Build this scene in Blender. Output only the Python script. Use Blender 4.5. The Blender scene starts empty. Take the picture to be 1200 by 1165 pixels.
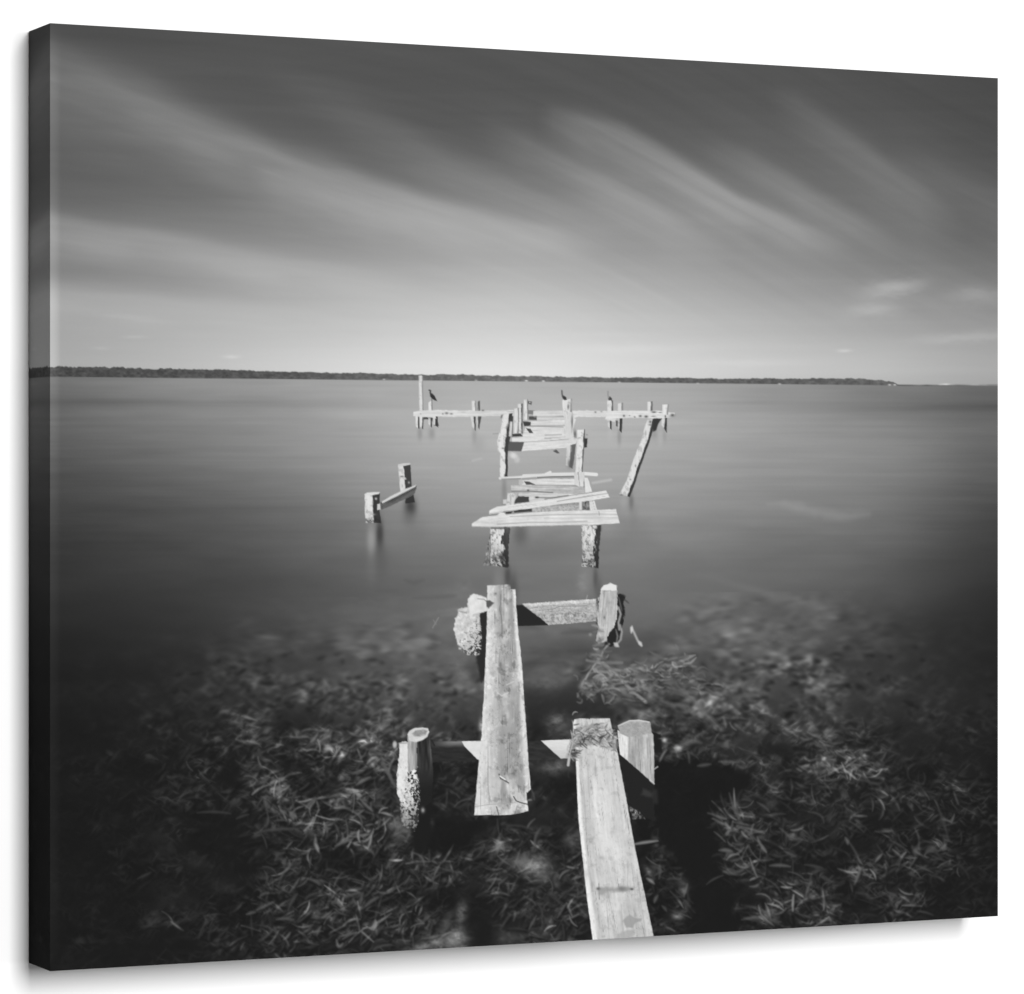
import bpy, math
import numpy as np
from mathutils import Vector

# ------------------------------------------------------------------ scene
scene = bpy.context.scene
col = scene.collection
rng = np.random.default_rng(7)

# ---------------------------------------------------------------- geometry
# canvas print 0.66 m wide hanging on a white wall, seen from its left
F = 4193.0                    # focal length, in print-survey units (1200 wide)
CX, CY = 600.0, 582.5
Z0 = 0.66 / 0.3118            # distance to the near front edge
def pt(px, py, ratio):        # surveyed corner -> world (camera at origin, looks +Y)
    y = Z0 * ratio
    return np.array([(px - CX) / F * y, y, -(py - CY) / F * y])
TL = pt(58.7, 27.2, 1.0); BL = pt(58.7, 1138.3, 1.0)
TR = pt(1169.4, 91.4, 1.1314); BR = pt(1169.4, 1073.6, 1.1314)
U = TR - TL; W = np.linalg.norm(U); U = U / W             # along the width
UP = np.array([0, 0, 1.0]); H = np.linalg.norm(TL - BL)
NRM = np.cross(U, UP)                                     # towards the camera side
if NRM[1] > 0: NRM = -NRM
DEPTH = 0.0197 / 0.3118 * 0.66
CEN = (TL + BR) / 2

NX, NY = 1321, 1111
uu = np.linspace(0, W, NX); vv = np.linspace(0, H, NY)    # v downwards
colX = TL[0] + uu * U[0]; colY = TL[1] + uu * U[1]
xcol = CX + F * colX / colY                               # picture coordinates of each column
zrow = TL[2] - vv
XX = np.repeat(xcol[None, :], NY, 0).astype(np.float32)
YY = (CY - F * zrow[:, None] / colY[None, :]).astype(np.float32)
V = np.zeros((NY, NX), np.float32)                        # printed grey value 0..255
ID = np.zeros((NY, NX), np.int32)
NAMES = []                                                # printed motifs

def motif(name, label=None):
    NAMES.append((name, label)); return len(NAMES)

# ------------------------------------------------------------------- noise
def vnoise(x, y, seed):
    r = np.random.default_rng(seed).random((256, 256)).astype(np.float32)
    xi = np.floor(x).astype(np.int32); yi = np.floor(y).astype(np.int32)
    fx = (x - xi).astype(np.float32); fy = (y - yi).astype(np.float32)
    fx = fx * fx * (3 - 2 * fx); fy = fy * fy * (3 - 2 * fy)
    a = r[yi & 255, xi & 255]; b = r[yi & 255, (xi + 1) & 255]
    c = r[(yi + 1) & 255, xi & 255]; d = r[(yi + 1) & 255, (xi + 1) & 255]
    return (a * (1 - fx) + b * fx) * (1 - fy) + (c * (1 - fx) + d * fx) * fy
def fbm(x, y, seed, n=3):
    o = 0; amp = 1; t = 0
    for k in range(n):
        o = o + amp * vnoise(x * 2 ** k + 17.3 * k, y * 2 ** k + 9.1 * k, seed + k)
        t += amp; amp *= 0.55
    return o / t
def sstep(a, b, x):
    t = np.clip((x - a) / (b - a), 0, 1); return t * t * (3 - 2 * t)
def gridfield(xs, ys, rows):
    """smooth field through a table of values"""
    g = np.array(rows, np.float32)
    # monotone-ish smooth interpolation: linear then slight smoothing of the parameter
    def par(v, k):
        i = np.clip(np.searchsorted(k, v) - 1, 0, len(k) - 2)
        k = np.array(k, np.float32)
        return i, np.clip((v - k[i]) / (k[i + 1] - k[i]), 0, 1)
    ix, fx = par(XX, xs); iy, fy = par(YY, ys)
    def cr(p0, p1, p2, p3, t):
        return p1 + 0.5 * t * (p2 - p0 + t * (2 * p0 - 5 * p1 + 4 * p2 - p3 + t * (3 * (p1 - p2) + p3 - p0)))
    nx, ny = len(xs), len(ys)
    r = []
    for dy in (-1, 0, 1, 2):
        jy = np.clip(iy + dy, 0, ny - 1)
        q = [g[jy, np.clip(ix + dx, 0, nx - 1)] for dx in (-1, 0, 1, 2)]
        r.append(cr(*q, fx))
    return cr(*r, fy)

# ------------------------------------------------------------- print tools
def win(x0, x1, y0, y1, pad=3):
    c0 = max(0, np.searchsorted(xcol, x0 - pad) - 1); c1 = min(NX, np.searchsorted(xcol, x1 + pad) + 1)
    if c1 <= c0: return None
    ya, yb = YY[:, c0], YY[:, c1 - 1]
    r0 = min(np.searchsorted(ya, y0 - pad), np.searchsorted(yb, y0 - pad)) - 1
    r1 = max(np.searchsorted(ya, y1 + pad), np.searchsorted(yb, y1 + pad)) + 1
    r0 = max(0, r0); r1 = min(NY, r1)
    if r1 <= r0: return None
    return (slice(r0, r1), slice(c0, c1))
def sdf(X, Y, P):
    P = np.array(P, np.float32); n = len(P)
    d = np.full(X.shape, 1e9, np.float32); s = np.ones(X.shape, np.float32)
    for i in range(n):
        ax, ay = P[i]; bx, by = P[i - 1]
        ex, ey = bx - ax, by - ay; wx, wy = X - ax, Y - ay
        t = np.clip((wx * ex + wy * ey) / (ex * ex + ey * ey + 1e-9), 0, 1)
        d = np.minimum(d, (wx - ex * t) ** 2 + (wy - ey * t) ** 2)
        c1 = Y >= ay; c2 = Y < by; c3 = ex * wy > ey * wx
        flip = (c1 & c2 & c3) | (~c1 & ~c2 & ~c3)
        s = np.where(flip, -s, s)
    return s * np.sqrt(d)
SEED = [100]
def nseed():
    SEED[0] += 11; return SEED[0]
def poly(P, val, mid=0, soft=0.5, rough=0.0, rscale=3.0, op=1.0):
    P = np.array(P, np.float32)
    pad = 3 + soft * 2 + rough
    w = win(P[:, 0].min(), P[:, 0].max(), P[:, 1].min(), P[:, 1].max(), pad)
    if w is None: return
    X, Y = XX[w], YY[w]
    d = sdf(X, Y, P)
    if rough: d = d + rough * 2 * (fbm(X / rscale, Y / rscale, nseed(), 2) - 0.5)
    m = np.clip(0.5 - d / (2 * soft), 0, 1)
    if soft > 2: m = m * m * (3 - 2 * m)
    v = val(X, Y) if callable(val) else val
    V[w] = V[w] * (1 - m * op) + v * m * op
    if mid: ID[w] = np.where(m > 0.5, mid, ID[w])
def blob(x, y, rx, ry, val, op=1.0, ang=0.0, power=1.0, nz=0.0):
    R = max(rx, ry) * 2.4
    w = win(x - R, x + R, y - R, y + R)
    if w is None: return
    X, Y = XX[w] - x, YY[w] - y
    c, s = math.cos(ang), math.sin(ang)
    a = (X * c + Y * s) / rx; b = (-X * s + Y * c) / ry
    q = (a * a + b * b) ** power
    m = np.exp(-q) * op
    if nz: m = m * np.clip(1 + nz * 2 * (fbm(XX[w] / 7, YY[w] / 5, nseed(), 3) - 0.5), 0, 2)
    m = np.clip(m, 0, 1)
    V[w] = V[w] * (1 - m) + val * m
def stroke(P, width, val, op=1.0, mid=0, soft=0.5, taper=False, target=None):
    P = np.array(P, np.float32); pad = width + soft * 2 + 2
    w = win(P[:, 0].min(), P[:, 0].max(), P[:, 1].min(), P[:, 1].max(), pad)
    if w is None: return
    X, Y = XX[w], YY[w]
    d = np.full(X.shape, 1e9, np.float32)
    n = len(P) - 1
    for i in range(n):
        ax, ay = P[i]; bx, by = P[i + 1]
        ex, ey = bx - ax, by - ay; wx, wy = X - ax, Y - ay
        t = np.clip((wx * ex + wy * ey) / (ex * ex + ey * ey + 1e-9), 0, 1)
        dd = np.sqrt((wx - ex * t) ** 2 + (wy - ey * t) ** 2)
        if taper:
            g = (i + t) / n; dd = dd + width * 0.5 * (abs(g - 0.5) * 2) ** 2 * 0.7
        d = np.minimum(d, dd)
    m = np.clip(0.5 + (width * 0.5 - d) / (2 * soft), 0, 1) * op
    V[w] = V[w] * (1 - m) + val * m
    if mid: ID[w] = np.where(m > 0.5, mid, ID[w])
def bez(p, q, r, n=5):
    t = np.linspace(0, 1, n + 1)[:, None]
    p, q, r = map(np.array, (p, q, r))
    return (1 - t) ** 2 * p + 2 * t * (1 - t) * q + t * t * r

def wood(p, q, base, con=22, blotch=14, fine=1.3):
    """weathered grain running from p to q"""
    s1, s2, s3 = nseed(), nseed(), nseed()
    L = math.hypot(q[0] - p[0], q[1] - p[1]); dx, dy = (q[0] - p[0]) / L, (q[1] - p[1]) / L
    def f(X, Y):
        a = (X - p[0]) * dx + (Y - p[1]) * dy; c = -(X - p[0]) * dy + (Y - p[1]) * dx
        c = c + 1.2 * (fbm(a / 25, c / 9, s3 + 5, 2) - 0.5)
        g = fbm(a / 26 + 40, c / fine + 40, s1, 3) - 0.5
        b = fbm(a / 16 + 40, c / 9 + 40, s2, 3) - 0.5
        k = fbm(a / 3 + 40, c / 2.2 + 40, s3, 2) - 0.5
        ck = np.clip(fbm(a / 40 + 9, c / 1.1 + 3, s2 + 3, 2) - 0.74, 0, 1)
        return base + con * 2 * g + blotch * 2 * b + con * 0.7 * k - ck * 300
    return f
def post(mid, L, R, term=0.6, lit=228, dark=58, w=0.10, rough=0.3, grain=14, jag=0.25, foot=None):
    """round post lit from the left; L and R are its edges from top to foot"""
    L = np.array(L, np.float32); R = np.array(R, np.float32)
    s1, s2 = nseed(), nseed()
    def f(X, Y):
        xl = np.interp(Y, L[:, 1], L[:, 0]); xr = np.interp(Y, R[:, 1], R[:, 0])
        s = (X - xl) / np.maximum(xr - xl, 0.5)
        n = fbm(X / 2.2, Y / 6.0, s1, 3) - 0.5
        k = sstep(term - w, term + w, s + jag * n)
        g = fbm(X / 1.4, Y / 9.0, s2, 3) - 0.5
        rim = 8 * sstep(0.0, 0.25, s) - 8
        pit = sstep(.56, .74, fbm(X / 2.6, Y / 3.8, s2 + 7, 3)) * (1 - k)
        v = lit * (1 - k) + dark * k + grain * 2 * g * (1 - 0.6 * k) + rim - grain * 2.6 * pit
        if foot:
            y0, y1, tone = foot                                # fouled band above the waterline
            q = sstep(y0, y1, Y + 6 * n); sp = sstep(.34, .62, fbm((X * .8 + Y * .6) / 2.6, (Y * .8 - X * .6) / 2.2, s2 + 2, 3))
            v = v * (1 - q) + q * (sp * v * 0.84 + (1 - sp) * (v * 0.28 + tone * 0.3))
        return v
    poly(list(L) + list(R[::-1]), f, mid, 0.5, rough)

# ===================================================================== SKY
xs = [60, 200, 330, 480, 620, 760, 900, 1050, 1169]
sky = gridfield(xs, [30, 100, 160, 220, 280, 340, 390, 430, 450], [
    [76, 80, 84, 84, 84, 84, 82, 78, 74],
    [96, 90, 86, 85, 86, 86, 84, 80, 75],
    [97, 99, 96, 92, 94, 94, 94, 88, 80],
    [100, 106, 112, 114, 116, 118, 110, 99, 90],
    [122, 130, 138, 146, 148, 144, 132, 116, 104],
    [154, 160, 170, 184, 188, 177, 159, 143, 133],
    [166, 177, 190, 205, 209, 199, 185, 168, 158],
    [171, 187, 206, 222, 225, 215, 201, 187, 173],
    [168, 186, 206, 224, 226, 214, 198, 182, 168]])
def streak(axis, amps, up, dn, seed, slope):
    ax = [a[0] for a in axis]
    ya = np.interp(xcol, ax, [a[1] for a in axis])
    am = np.interp(xcol, ax, amps, left=0, right=0)
    u = np.interp(xcol, ax, up); d_ = np.interp(xcol, ax, dn)
    k = np.ones(25) / 25
    am = np.convolve(np.pad(am, 12, 'edge'), k, 'valid')
    d = YY - ya[None, :]
    w = np.where(d < 0, u[None, :], d_[None, :])
    n = fbm(XX / 170, (YY - slope * XX) / 11 + 300, seed, 3) - 0.5
    n2 = fbm(XX / 60, (YY - slope * XX) / 30 + 300, seed + 9, 2) - 0.5
    w = w * 1.3
    return am[None, :] * np.exp(-np.abs((d + n2 * w * 0.45) / w) ** 2.0) * (1 + 0.42 * n) * 0.95
sky += streak([(30, 60), (100, 92), (180, 125), (330, 188), (480, 232), (620, 266), (720, 288)],
              [18, 24, 31, 34, 33, 18, 0], [22, 22, 21, 16, 10, 8, 8], [46, 46, 42, 36, 30, 22, 16], 301, 0.36)
sky += streak([(180, 165), (330, 225), (480, 262), (600, 285), (700, 300)], [0, 8, 12, 8, 0], [20] * 5, [22] * 5, 311, 0.34)
sky += streak([(30, 252), (110, 268), (200, 283), (300, 302), (420, 320), (500, 335)], [26, 31, 27, 20, 8, 0], [9, 9, 10, 11, 12, 12], [24, 24, 23, 20, 16, 14], 321, 0.17)
sky -= streak([(30, 318), (120, 320), (220, 328), (320, 340)], [11, 12, 8, 0], [10] * 4, [10] * 4, 331, 0.1)
sky += streak([(30, 344), (150, 350), (300, 368), (420, 380)], [12, 10, 6, 0], [6, 6, 8, 10], [24] * 4, 341, 0.08)
sky += streak([(300, 75), (380, 115), (440, 148), (530, 195), (650, 245), (760, 282)], [0, 8, 14, 18, 16, 0], [14, 18, 18, 16, 14, 12], [24, 26, 26, 28, 26, 20], 351, 0.43)
sky += streak([(560, 150), (620, 175), (700, 215), (780, 258), (860, 292)], [0, 18, 22, 20, 0], [14, 16, 16, 14, 12], [18, 20, 24, 22, 16], 361, 0.5)
sky += streak([(640, 132), (680, 142), (735, 160), (800, 196), (870, 237), (940, 270), (1000, 292)], [8, 29, 36, 38, 37, 25, 0], [9, 11, 11, 9, 7, 7, 9], [30, 36, 40, 36, 28, 20, 14], 371, 0.55)
sky += streak([(820, 172), (880, 190), (940, 225), (1000, 260), (1060, 290)], [0, 16, 24, 18, 0], [12, 14, 14, 12, 12], [20, 22, 24, 20, 14], 381, 0.57)
sky += streak([(900, 105), (935, 122), (975, 150), (1030, 190), (1080, 226), (1130, 262)], [0, 12, 18, 23, 19, 0], [10, 12, 12, 13, 14, 12], [24, 32, 38, 38, 34, 24], 391, 0.66)
sky += streak([(1040, 170), (1100, 205), (1169, 240), (1190, 250)], [0, 12, 14, 14], [20] * 4, [26] * 4, 399, 0.6)
for (x, y, rx, ry, a, an) in ((1048, 338, 34, 10, 27, -0.12), (1075, 330, 20, 6, 8, -.1), (1026, 363, 30, 8, 17, -.08), (1145, 345, 32, 7, 13, 0.02), (1140, 352, 40, 14, 8, 0),
                          (1140, 395, 60, 6, 14, -.06), (992, 411, 8, 2, 18, -.05), (160, 395, 14, 2, 8, 0), (273, 418, 9, 2, 14, 0), (150, 372, 45, 4, 6, 0.1),
                          (120, 408, 10, 2, 6, 0), (880, 425, 60, 4, 6, 0), (740, 408, 70, 5, 5, 0)):
    c, s = math.cos(an), math.sin(an)
    a_ = ((XX - x) * c + (YY - y) * s) / rx; b_ = (-(XX - x) * s + (YY - y) * c) / ry
    b_ = b_ + 0.8 * (fbm(XX / 14, YY / 5, 77, 2) - 0.5)
    sky += a * np.exp(-(a_ ** 2 + b_ ** 2))
fan = 0.18 + 0.42 * sstep(100, 1100, XX)
sky += 7 * (fbm(XX / 220 + 5, (YY - fan * (XX - 500) * 0.8) / 12 + 200, 411, 3) - 0.5) * (1 - sstep(330, 430, YY))
sky += 3 * (fbm(XX / 120, YY / 7, 421, 2) - 0.5)

# =================================================================== WATER
wat = gridfield(xs, [452, 475, 500, 530, 560, 600, 640, 680, 720, 760, 800, 850, 900, 980, 1140], [
    [112, 140, 156, 172, 178, 172, 152, 126, 108],
    [100, 128, 148, 172, 180, 174, 150, 122, 98],
    [98, 122, 146, 174, 184, 178, 160, 132, 108],
    [90, 114, 140, 166, 176, 170, 152, 136, 102],
    [78, 100, 126, 158, 168, 162, 146, 126, 92],
    [68, 82, 106, 140, 152, 148, 132, 112, 76],
    [58, 72, 92, 118, 130, 130, 116, 98, 64],
    [52, 64, 80, 104, 116, 116, 106, 84, 54],
    [44, 55, 74, 102, 112, 109, 93, 66, 44],
    [36, 45, 62, 90, 96, 89, 76, 55, 40],
    [32, 39, 56, 78, 82, 70, 69, 50, 38],
    [30, 34, 42, 54, 55, 48, 51, 43, 35],
    [29, 31, 35, 40, 42, 37, 40, 36, 32],
    [28, 29, 31, 32, 36, 31, 32, 31, 29],
    [28, 30, 31, 32, 36, 30, 30, 30, 29]])
far = 1 - sstep(560, 720, YY)
wat += far * 9 * (fbm(XX / 150, YY / 4.0, 431, 3) - 0.5) + far * 7 * (fbm(XX / 60, YY / 9, 436, 2) - 0.5)
wat += 12 * (fbm(XX / 90, YY / 22, 441, 3) - 0.5) * sstep(560, 640, YY) * np.clip(wat / 90, 0, 1)
wat -= 7 * np.exp(-((YY - 470 - 0.008 * (XX - 60)) / 5) ** 2) * (1 - sstep(330, 480, XX))
wat += 7 * np.exp(-((YY - 482 - 0.01 * (XX - 60)) / 6) ** 2) * (1 - sstep(400, 520, XX))
wat -= 9 * np.exp(-((YY - 478) / 5) ** 2) * sstep(930, 1150, XX)
horizon = 441 + (XX - 60) * 0.0101
k = sstep(-0.7, 0.7, YY - horizon)
V[:] = sky * (1 - k) + wat * k

m_sky = motif('printed_sky', 'printed dark grey sky with long pale streaks of cloud')
m_wat = motif('printed_water', 'printed smooth grey water darkening towards the bottom')
m_weed = motif('printed_seaweed', 'printed dark seabed covered in pale seaweed strands')
m_shore = motif('printed_shoreline', 'printed thin dark strip of far wooded shore')
ID[:] = np.where(YY < horizon, m_sky, m_wat)

# shore strip
sx = [30, 60, 110, 170, 230, 300, 400, 500, 600, 700, 800, 930, 1000, 1035, 1050, 1058]
stop = np.interp(XX, sx, [430.5, 430, 430, 431.5, 433, 434.5, 437, 439, 440.2, 442, 443.2, 444.2, 443.6, 445.5, 448, 451.4])
sbot = np.interp(XX, sx, [440, 440.3, 440.6, 441.2, 441.8, 442.4, 443.3, 445.6, 446.6, 447.8, 449, 450, 450.8, 451.4, 451.6, 451.6])
sbot = np.maximum(sbot, horizon + 0.5)
stop = stop + 3.6 * (fbm(XX / 5, XX * 0 + 3, 451, 3) - 0.5) * (0.55 + 0.45 * (1 - sstep(100, 400, XX)))+ 1.6 * (fbm(XX / 30, XX * 0 + 8, 455, 2) - 0.5)
sm = sstep(-0.8, 0.8, YY - stop) * (1 - sstep(-0.7, 0.7, YY - sbot)) * (1 - sstep(1052, 1060, XX))
tone = np.interp(XX, [60, 300, 500, 620, 760, 900, 1050], [70, 76, 96, 104, 90, 86, 92])
tone = tone + 44 * (fbm(XX / 4, YY / 2.5, 461, 3) - 0.5)
V[:] = V * (1 - sm * 0.93) + tone * sm * 0.93
ID[sm > 0.5] = m_shore
r_ = sstep(1050, 1060, XX) * np.exp(-((YY - 451.3) / 0.9) ** 2)
V -= 34 * r_ * (0.5 + fbm(XX / 9, YY * 0 + 2, 462, 2))
for x, y, a in ((619, 446.2, 235), (639, 446.6, 230), (452, 444.6, 190), (560, 446, 175), (728, 448, 190), (820, 449.4, 180), (916, 450, 190), (1045, 451, 210), (1051, 451, 215)):
    blob(x, y, 1.8, 0.9, a, 0.9)
blob(1110, 450.4, 5, 0.9, 225, 0.9); blob(1104, 450.8, 3, 0.8, 200, 0.7); blob(1140, 450.8, 9, 0.8, 190, 0.5)

# pale drifting patches on the water
poly([(903, 591), (923, 587), (967, 597), (1020, 603), (1000, 609), (985, 610), (950, 602)], 205, 0, 6, 2.5, 14, 0.17)
blob(880, 690, 90, 5, 118, 0.45, 0.29)
blob(955, 712, 20, 4, 112, 0.4, 0.2)
stroke([(697, 566), (718, 562.5)], 3, 192, 0.8, 0, 1.2)
stroke([(556, 540), (566, 537.5)], 2.5, 186, 0.7, 0, 1.2)
stroke([(580, 508.5), (586, 508)], 1.0, 140, 0.6, 0, .7)

# ====================================================== dark water shadows
def shade(P, val, soft, op, rough=0, rs=12):
    poly(P, val, 0, soft, rough, rs, op)
SH = np.zeros_like(V)                                     # where the printed pier keeps the bed dark
def shmask(P, soft, op, rough=6):
    P = np.array(P, np.float32)
    w = win(P[:, 0].min(), P[:, 0].max(), P[:, 1].min(), P[:, 1].max(), soft * 2 + 8)
    X, Y = XX[w], YY[w]
    d = sdf(X, Y, P) + rough * 2 * (fbm(X / 11, Y / 11, nseed(), 3) - 0.5)
    m = np.clip(0.5 - d / (2 * soft), 0, 1); m = m * m * (3 - 2 * m)
    SH[w] = np.maximum(SH[w], m * op)
shmask([(766, 888), (800, 886), (850, 893), (884, 906), (882, 922), (856, 938), (842, 960), (846, 990), (850, 1030), (862, 1060), (874, 1100), (805, 1104), (812, 1060), (800, 1020), (772, 985), (766, 950), (740, 945)], 7, 1.0, 7)
shmask([(504, 880), (520, 900), (512, 955), (530, 960), (556, 958), (600, 962), (570, 975), (535, 1000), (505, 1010), (480, 1000), (490, 960)], 9, 0.92, 10)
shmask([(622, 905), (676, 905), (680, 960), (640, 935), (623, 930)], 10, 0.7, 8)
shmask([(612, 805), (690, 792), (728, 830), (724, 846), (676, 842), (626, 868), (616, 840)], 9, 0.85, 7)
shmask([(612, 768), (650, 756), (745, 742), (800, 738), (770, 760), (700, 772), (668, 772), (620, 790)], 11, 0.62, 6)
shmask([(545, 770), (572, 770), (566, 800), (555, 798)], 8, 0.5, 3)
shmask([(548, 1075), (575, 1060), (580, 1110), (552, 1112)], 7, 0.8, 5)
shmask([(330, 845), (400, 815), (420, 822), (360, 860), (310, 875)], 9, 0.55, 9)
shmask([(540, 900), (562, 895), (560, 950), (520, 940)], 10, 0.4, 9)
shmask([(740, 900), (768, 920), (768, 1000), (752, 1010)], 8, 0.9, 5)

# ================================================================= SEAWEED
env = gridfield(xs, [680, 720, 760, 800, 850, 900, 950, 1000, 1050, 1140], [
    [0, 0, 0, 0, 0, 0, 0, 0, 0],
    [0, 0, 8, 8, 4, 4, 28, 6, 0],
    [0, 5, 20, 28, 18, 26, 48, 16, 2],
    [2, 9, 38, 44, 30, 40, 52, 18, 4],
    [2, 18, 54, 58, 34, 54, 54, 32, 9],
    [3, 20, 57, 58, 34, 50, 58, 42, 17],
    [3, 20, 55, 60, 42, 46, 60, 45, 21],
    [4, 19, 50, 56, 56, 42, 60, 45, 20],
    [4, 18, 42, 52, 58, 38, 54, 38, 16],
    [4, 15, 32, 56, 56, 32, 48, 32, 14]])
env = np.maximum(env, 0)
clump = fbm(XX / 46, YY / 30, 501, 3)
clump2 = fbm(XX / 19, YY / 13, 507, 2)
ENV = env * (1.3 - 0.15 * sstep(880, 980, YY)) * np.clip(0.45 + 2.3 * (clump - 0.36), 0.12, 1.7) * np.clip(0.4 + 1.5 * (clump2 - 0.15), 0.2, 1.6)
ENV *= (1 - 0.97 * SH)
V[:] = V * (1 - SH) + np.minimum(V, 29 + 44 * (1 - sstep(740, 880, YY))) * SH
ID[(env > 6) & (YY > 720)] = m_weed
def at_px(x, y, A):
    c = min(NX - 1, max(0, int(np.searchsorted(xcol, x)))); r = min(NY - 1, max(0, int(np.searchsorted(YY[:, c], y))))
    return A[r, c]
def boxblur(A, rx, ry):
    for _ in range(2):
        if ry:
            P_ = np.pad(A, ((ry + 1, ry), (0, 0)), 'edge').cumsum(0, dtype=np.float64); A = (P_[2 * ry + 1:] - P_[:-2 * ry - 1]) / (2 * ry + 1)
        if rx:
            P_ = np.pad(A, ((0, 0), (rx + 1, rx)), 'edge').cumsum(1, dtype=np.float64); A = (P_[:, 2 * rx + 1:] - P_[:, :-2 * rx - 1]) / (2 * rx + 1)
    return A.astype(np.float32)
SLB = slice(int(np.searchsorted(YY[:, -1], 690)), NY)
def soften(strength=1.0):
    """the long exposure melts the weed under deeper, rippled water"""
    A = V[SLB]; y = YY[SLB] + 26 * (fbm(XX[SLB] / 60, YY[SLB] / 30, 531, 2) - 0.5)
    b1 = boxblur(A, 4, 1); b2 = boxblur(A, 2, 1); b3 = boxblur(A, 1, 1)
    w1 = 1 - sstep(745, 800, y); w2 = (1 - sstep(800, 890, y)) * (1 - w1) * 0.8
    w3 = (1 - w1 - w2) * 0.35
    V[SLB] = b1 * w1 + b2 * w2 + b3 * w3 + A * (1 - w1 - w2 - w3)
Xw, Yw, Ew = XX[SLB], YY[SLB], ENV[SLB]
depthf = sstep(760, 940, Yw)
mott = fbm(Xw / 24, Yw / 13, 511, 4) - 0.5
add = Ew * (0.22 + 1.35 * mott) * (0.95 - 0.78 * depthf)
wx = 9 * (fbm(Xw / 17, Yw / 13, 521, 2) - 0.5); wy = 9 * (fbm(Xw / 17 + 50, Yw / 13, 523, 2) - 0.5)
blades = np.zeros_like(Xw); gaps = np.zeros_like(Xw)
for kk in range(12):
    th = (-0.5 if kk % 2 else 0.5) + rng.normal(0, 0.55)
    c_, s_ = math.cos(th), math.sin(th)
    u_ = (Xw + wx) * c_ + (Yw + wy) * s_ + 900; v_ = -(Xw + wx) * s_ + (Yw + wy) * c_ + 1500
    L_ = 9 + 7 * rng.random(); w_ = 2.3 + 1.5 * rng.random()
    nn = vnoise(u_ / L_, v_ / w_, 540 + kk)
    if kk < 8: blades = np.maximum(blades, sstep(0.70, 1.0, nn) * (0.35 + 0.9 * vnoise(Xw / 19 + kk * 7, Yw / 15, 560 + kk)))
    else: gaps = np.maximum(gaps, sstep(0.66, 0.98, nn))
V[SLB] = V[SLB] + add + Ew * (1.45 - 0.35 * depthf) * blades
V[SLB] = V[SLB] - (V[SLB] - 28) * 0.5 * gaps * np.clip(Ew / 30, 0, 1)
soften()
n_st = 0
def blade_pass(n, thr, l0, l1, w0, w1, amp0, amp1, o0, o1, dark, pw, y_from):
    global n_st
    for i in range(n):
        y = y_from + (1135 - y_from) * rng.random() ** 0.85; x = 90 + 1078 * rng.random()
        e = at_px(x, y, ENV)
        if e < 2.5 or rng.random() > (e / thr) ** pw: continue
        depth = min(1, max(0, (y - 770) / 170))           # nearer strands are larger and crisper
        ln = (l0 + (l1 - l0) * rng.random()) * (0.65 + 0.5 * depth)
        r = rng.random()
        if x > 700: base = 0.5 if r < .6 else (-0.35 if r < .85 else 1.4)
        else: base = -0.55 if r < .65 else (0.4 if r < .85 else -1.4)
        ang = base + rng.normal(0, 0.30 + 0.35 * depth)
        ang += rng.normal(0, .15)
        if rng.random() < .5: ang += math.pi
        bend = rng.normal(0, 0.22)
        sq = 0.55 + 0.45 * depth
        dx, dy = math.cos(ang) * ln, math.sin(ang) * ln * sq
        mxp = (x + dx * 0.5 - dy * bend, y + dy * 0.5 + dx * bend * 0.8)
        P = bez((x, y), mxp, (x + dx, y + dy), 4)
        wd = (w0 + (w1 - w0) * rng.random() ** 1.3) * (0.8 + 0.25 * depth)
        sf = 1.7 - 0.75 * depth + 0.7 * rng.random() ** 2
        lum = rng.random() ** 2.0
        b = at_px(x, y, V)
        if rng.random() < dark:
            stroke(P + np.array([1.2, 2.4]), wd + 2.4, max(27, b * 0.45), 0.6, 0, 1.8, True)
        stroke(P, wd, min(165, 33 + (b - 33) * 0.4 + e * (amp0 + amp1 * lum)), (o0 + (o1 - o0) * rng.random()) * (0.5 + 0.5 * depth), 0, sf, True)
        n_st += 1
blade_pass(8000, 58, 5, 12, 1.2, 2.6, .18, 1.0, .3, .7, .35, 1.0, 755)
blade_pass(8200, 68, 8, 21, 1.2, 2.9, .26, 1.65, .4, .88, .55, 1.8, 765)
V[SLB] = V[SLB] + (28 - V[SLB]) * (0.62 * sstep(.50, .72, fbm(Xw / 30, Yw / 22, 571, 3)) * sstep(820, 900, Yw))
soften()
gw = np.clip(ENV[SLB] / 22, 0, 1) * sstep(790, 880, Yw)
V[SLB] = V[SLB] + gw * 0.24 * (V[SLB] - 36)
print('strands', n_st)

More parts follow.
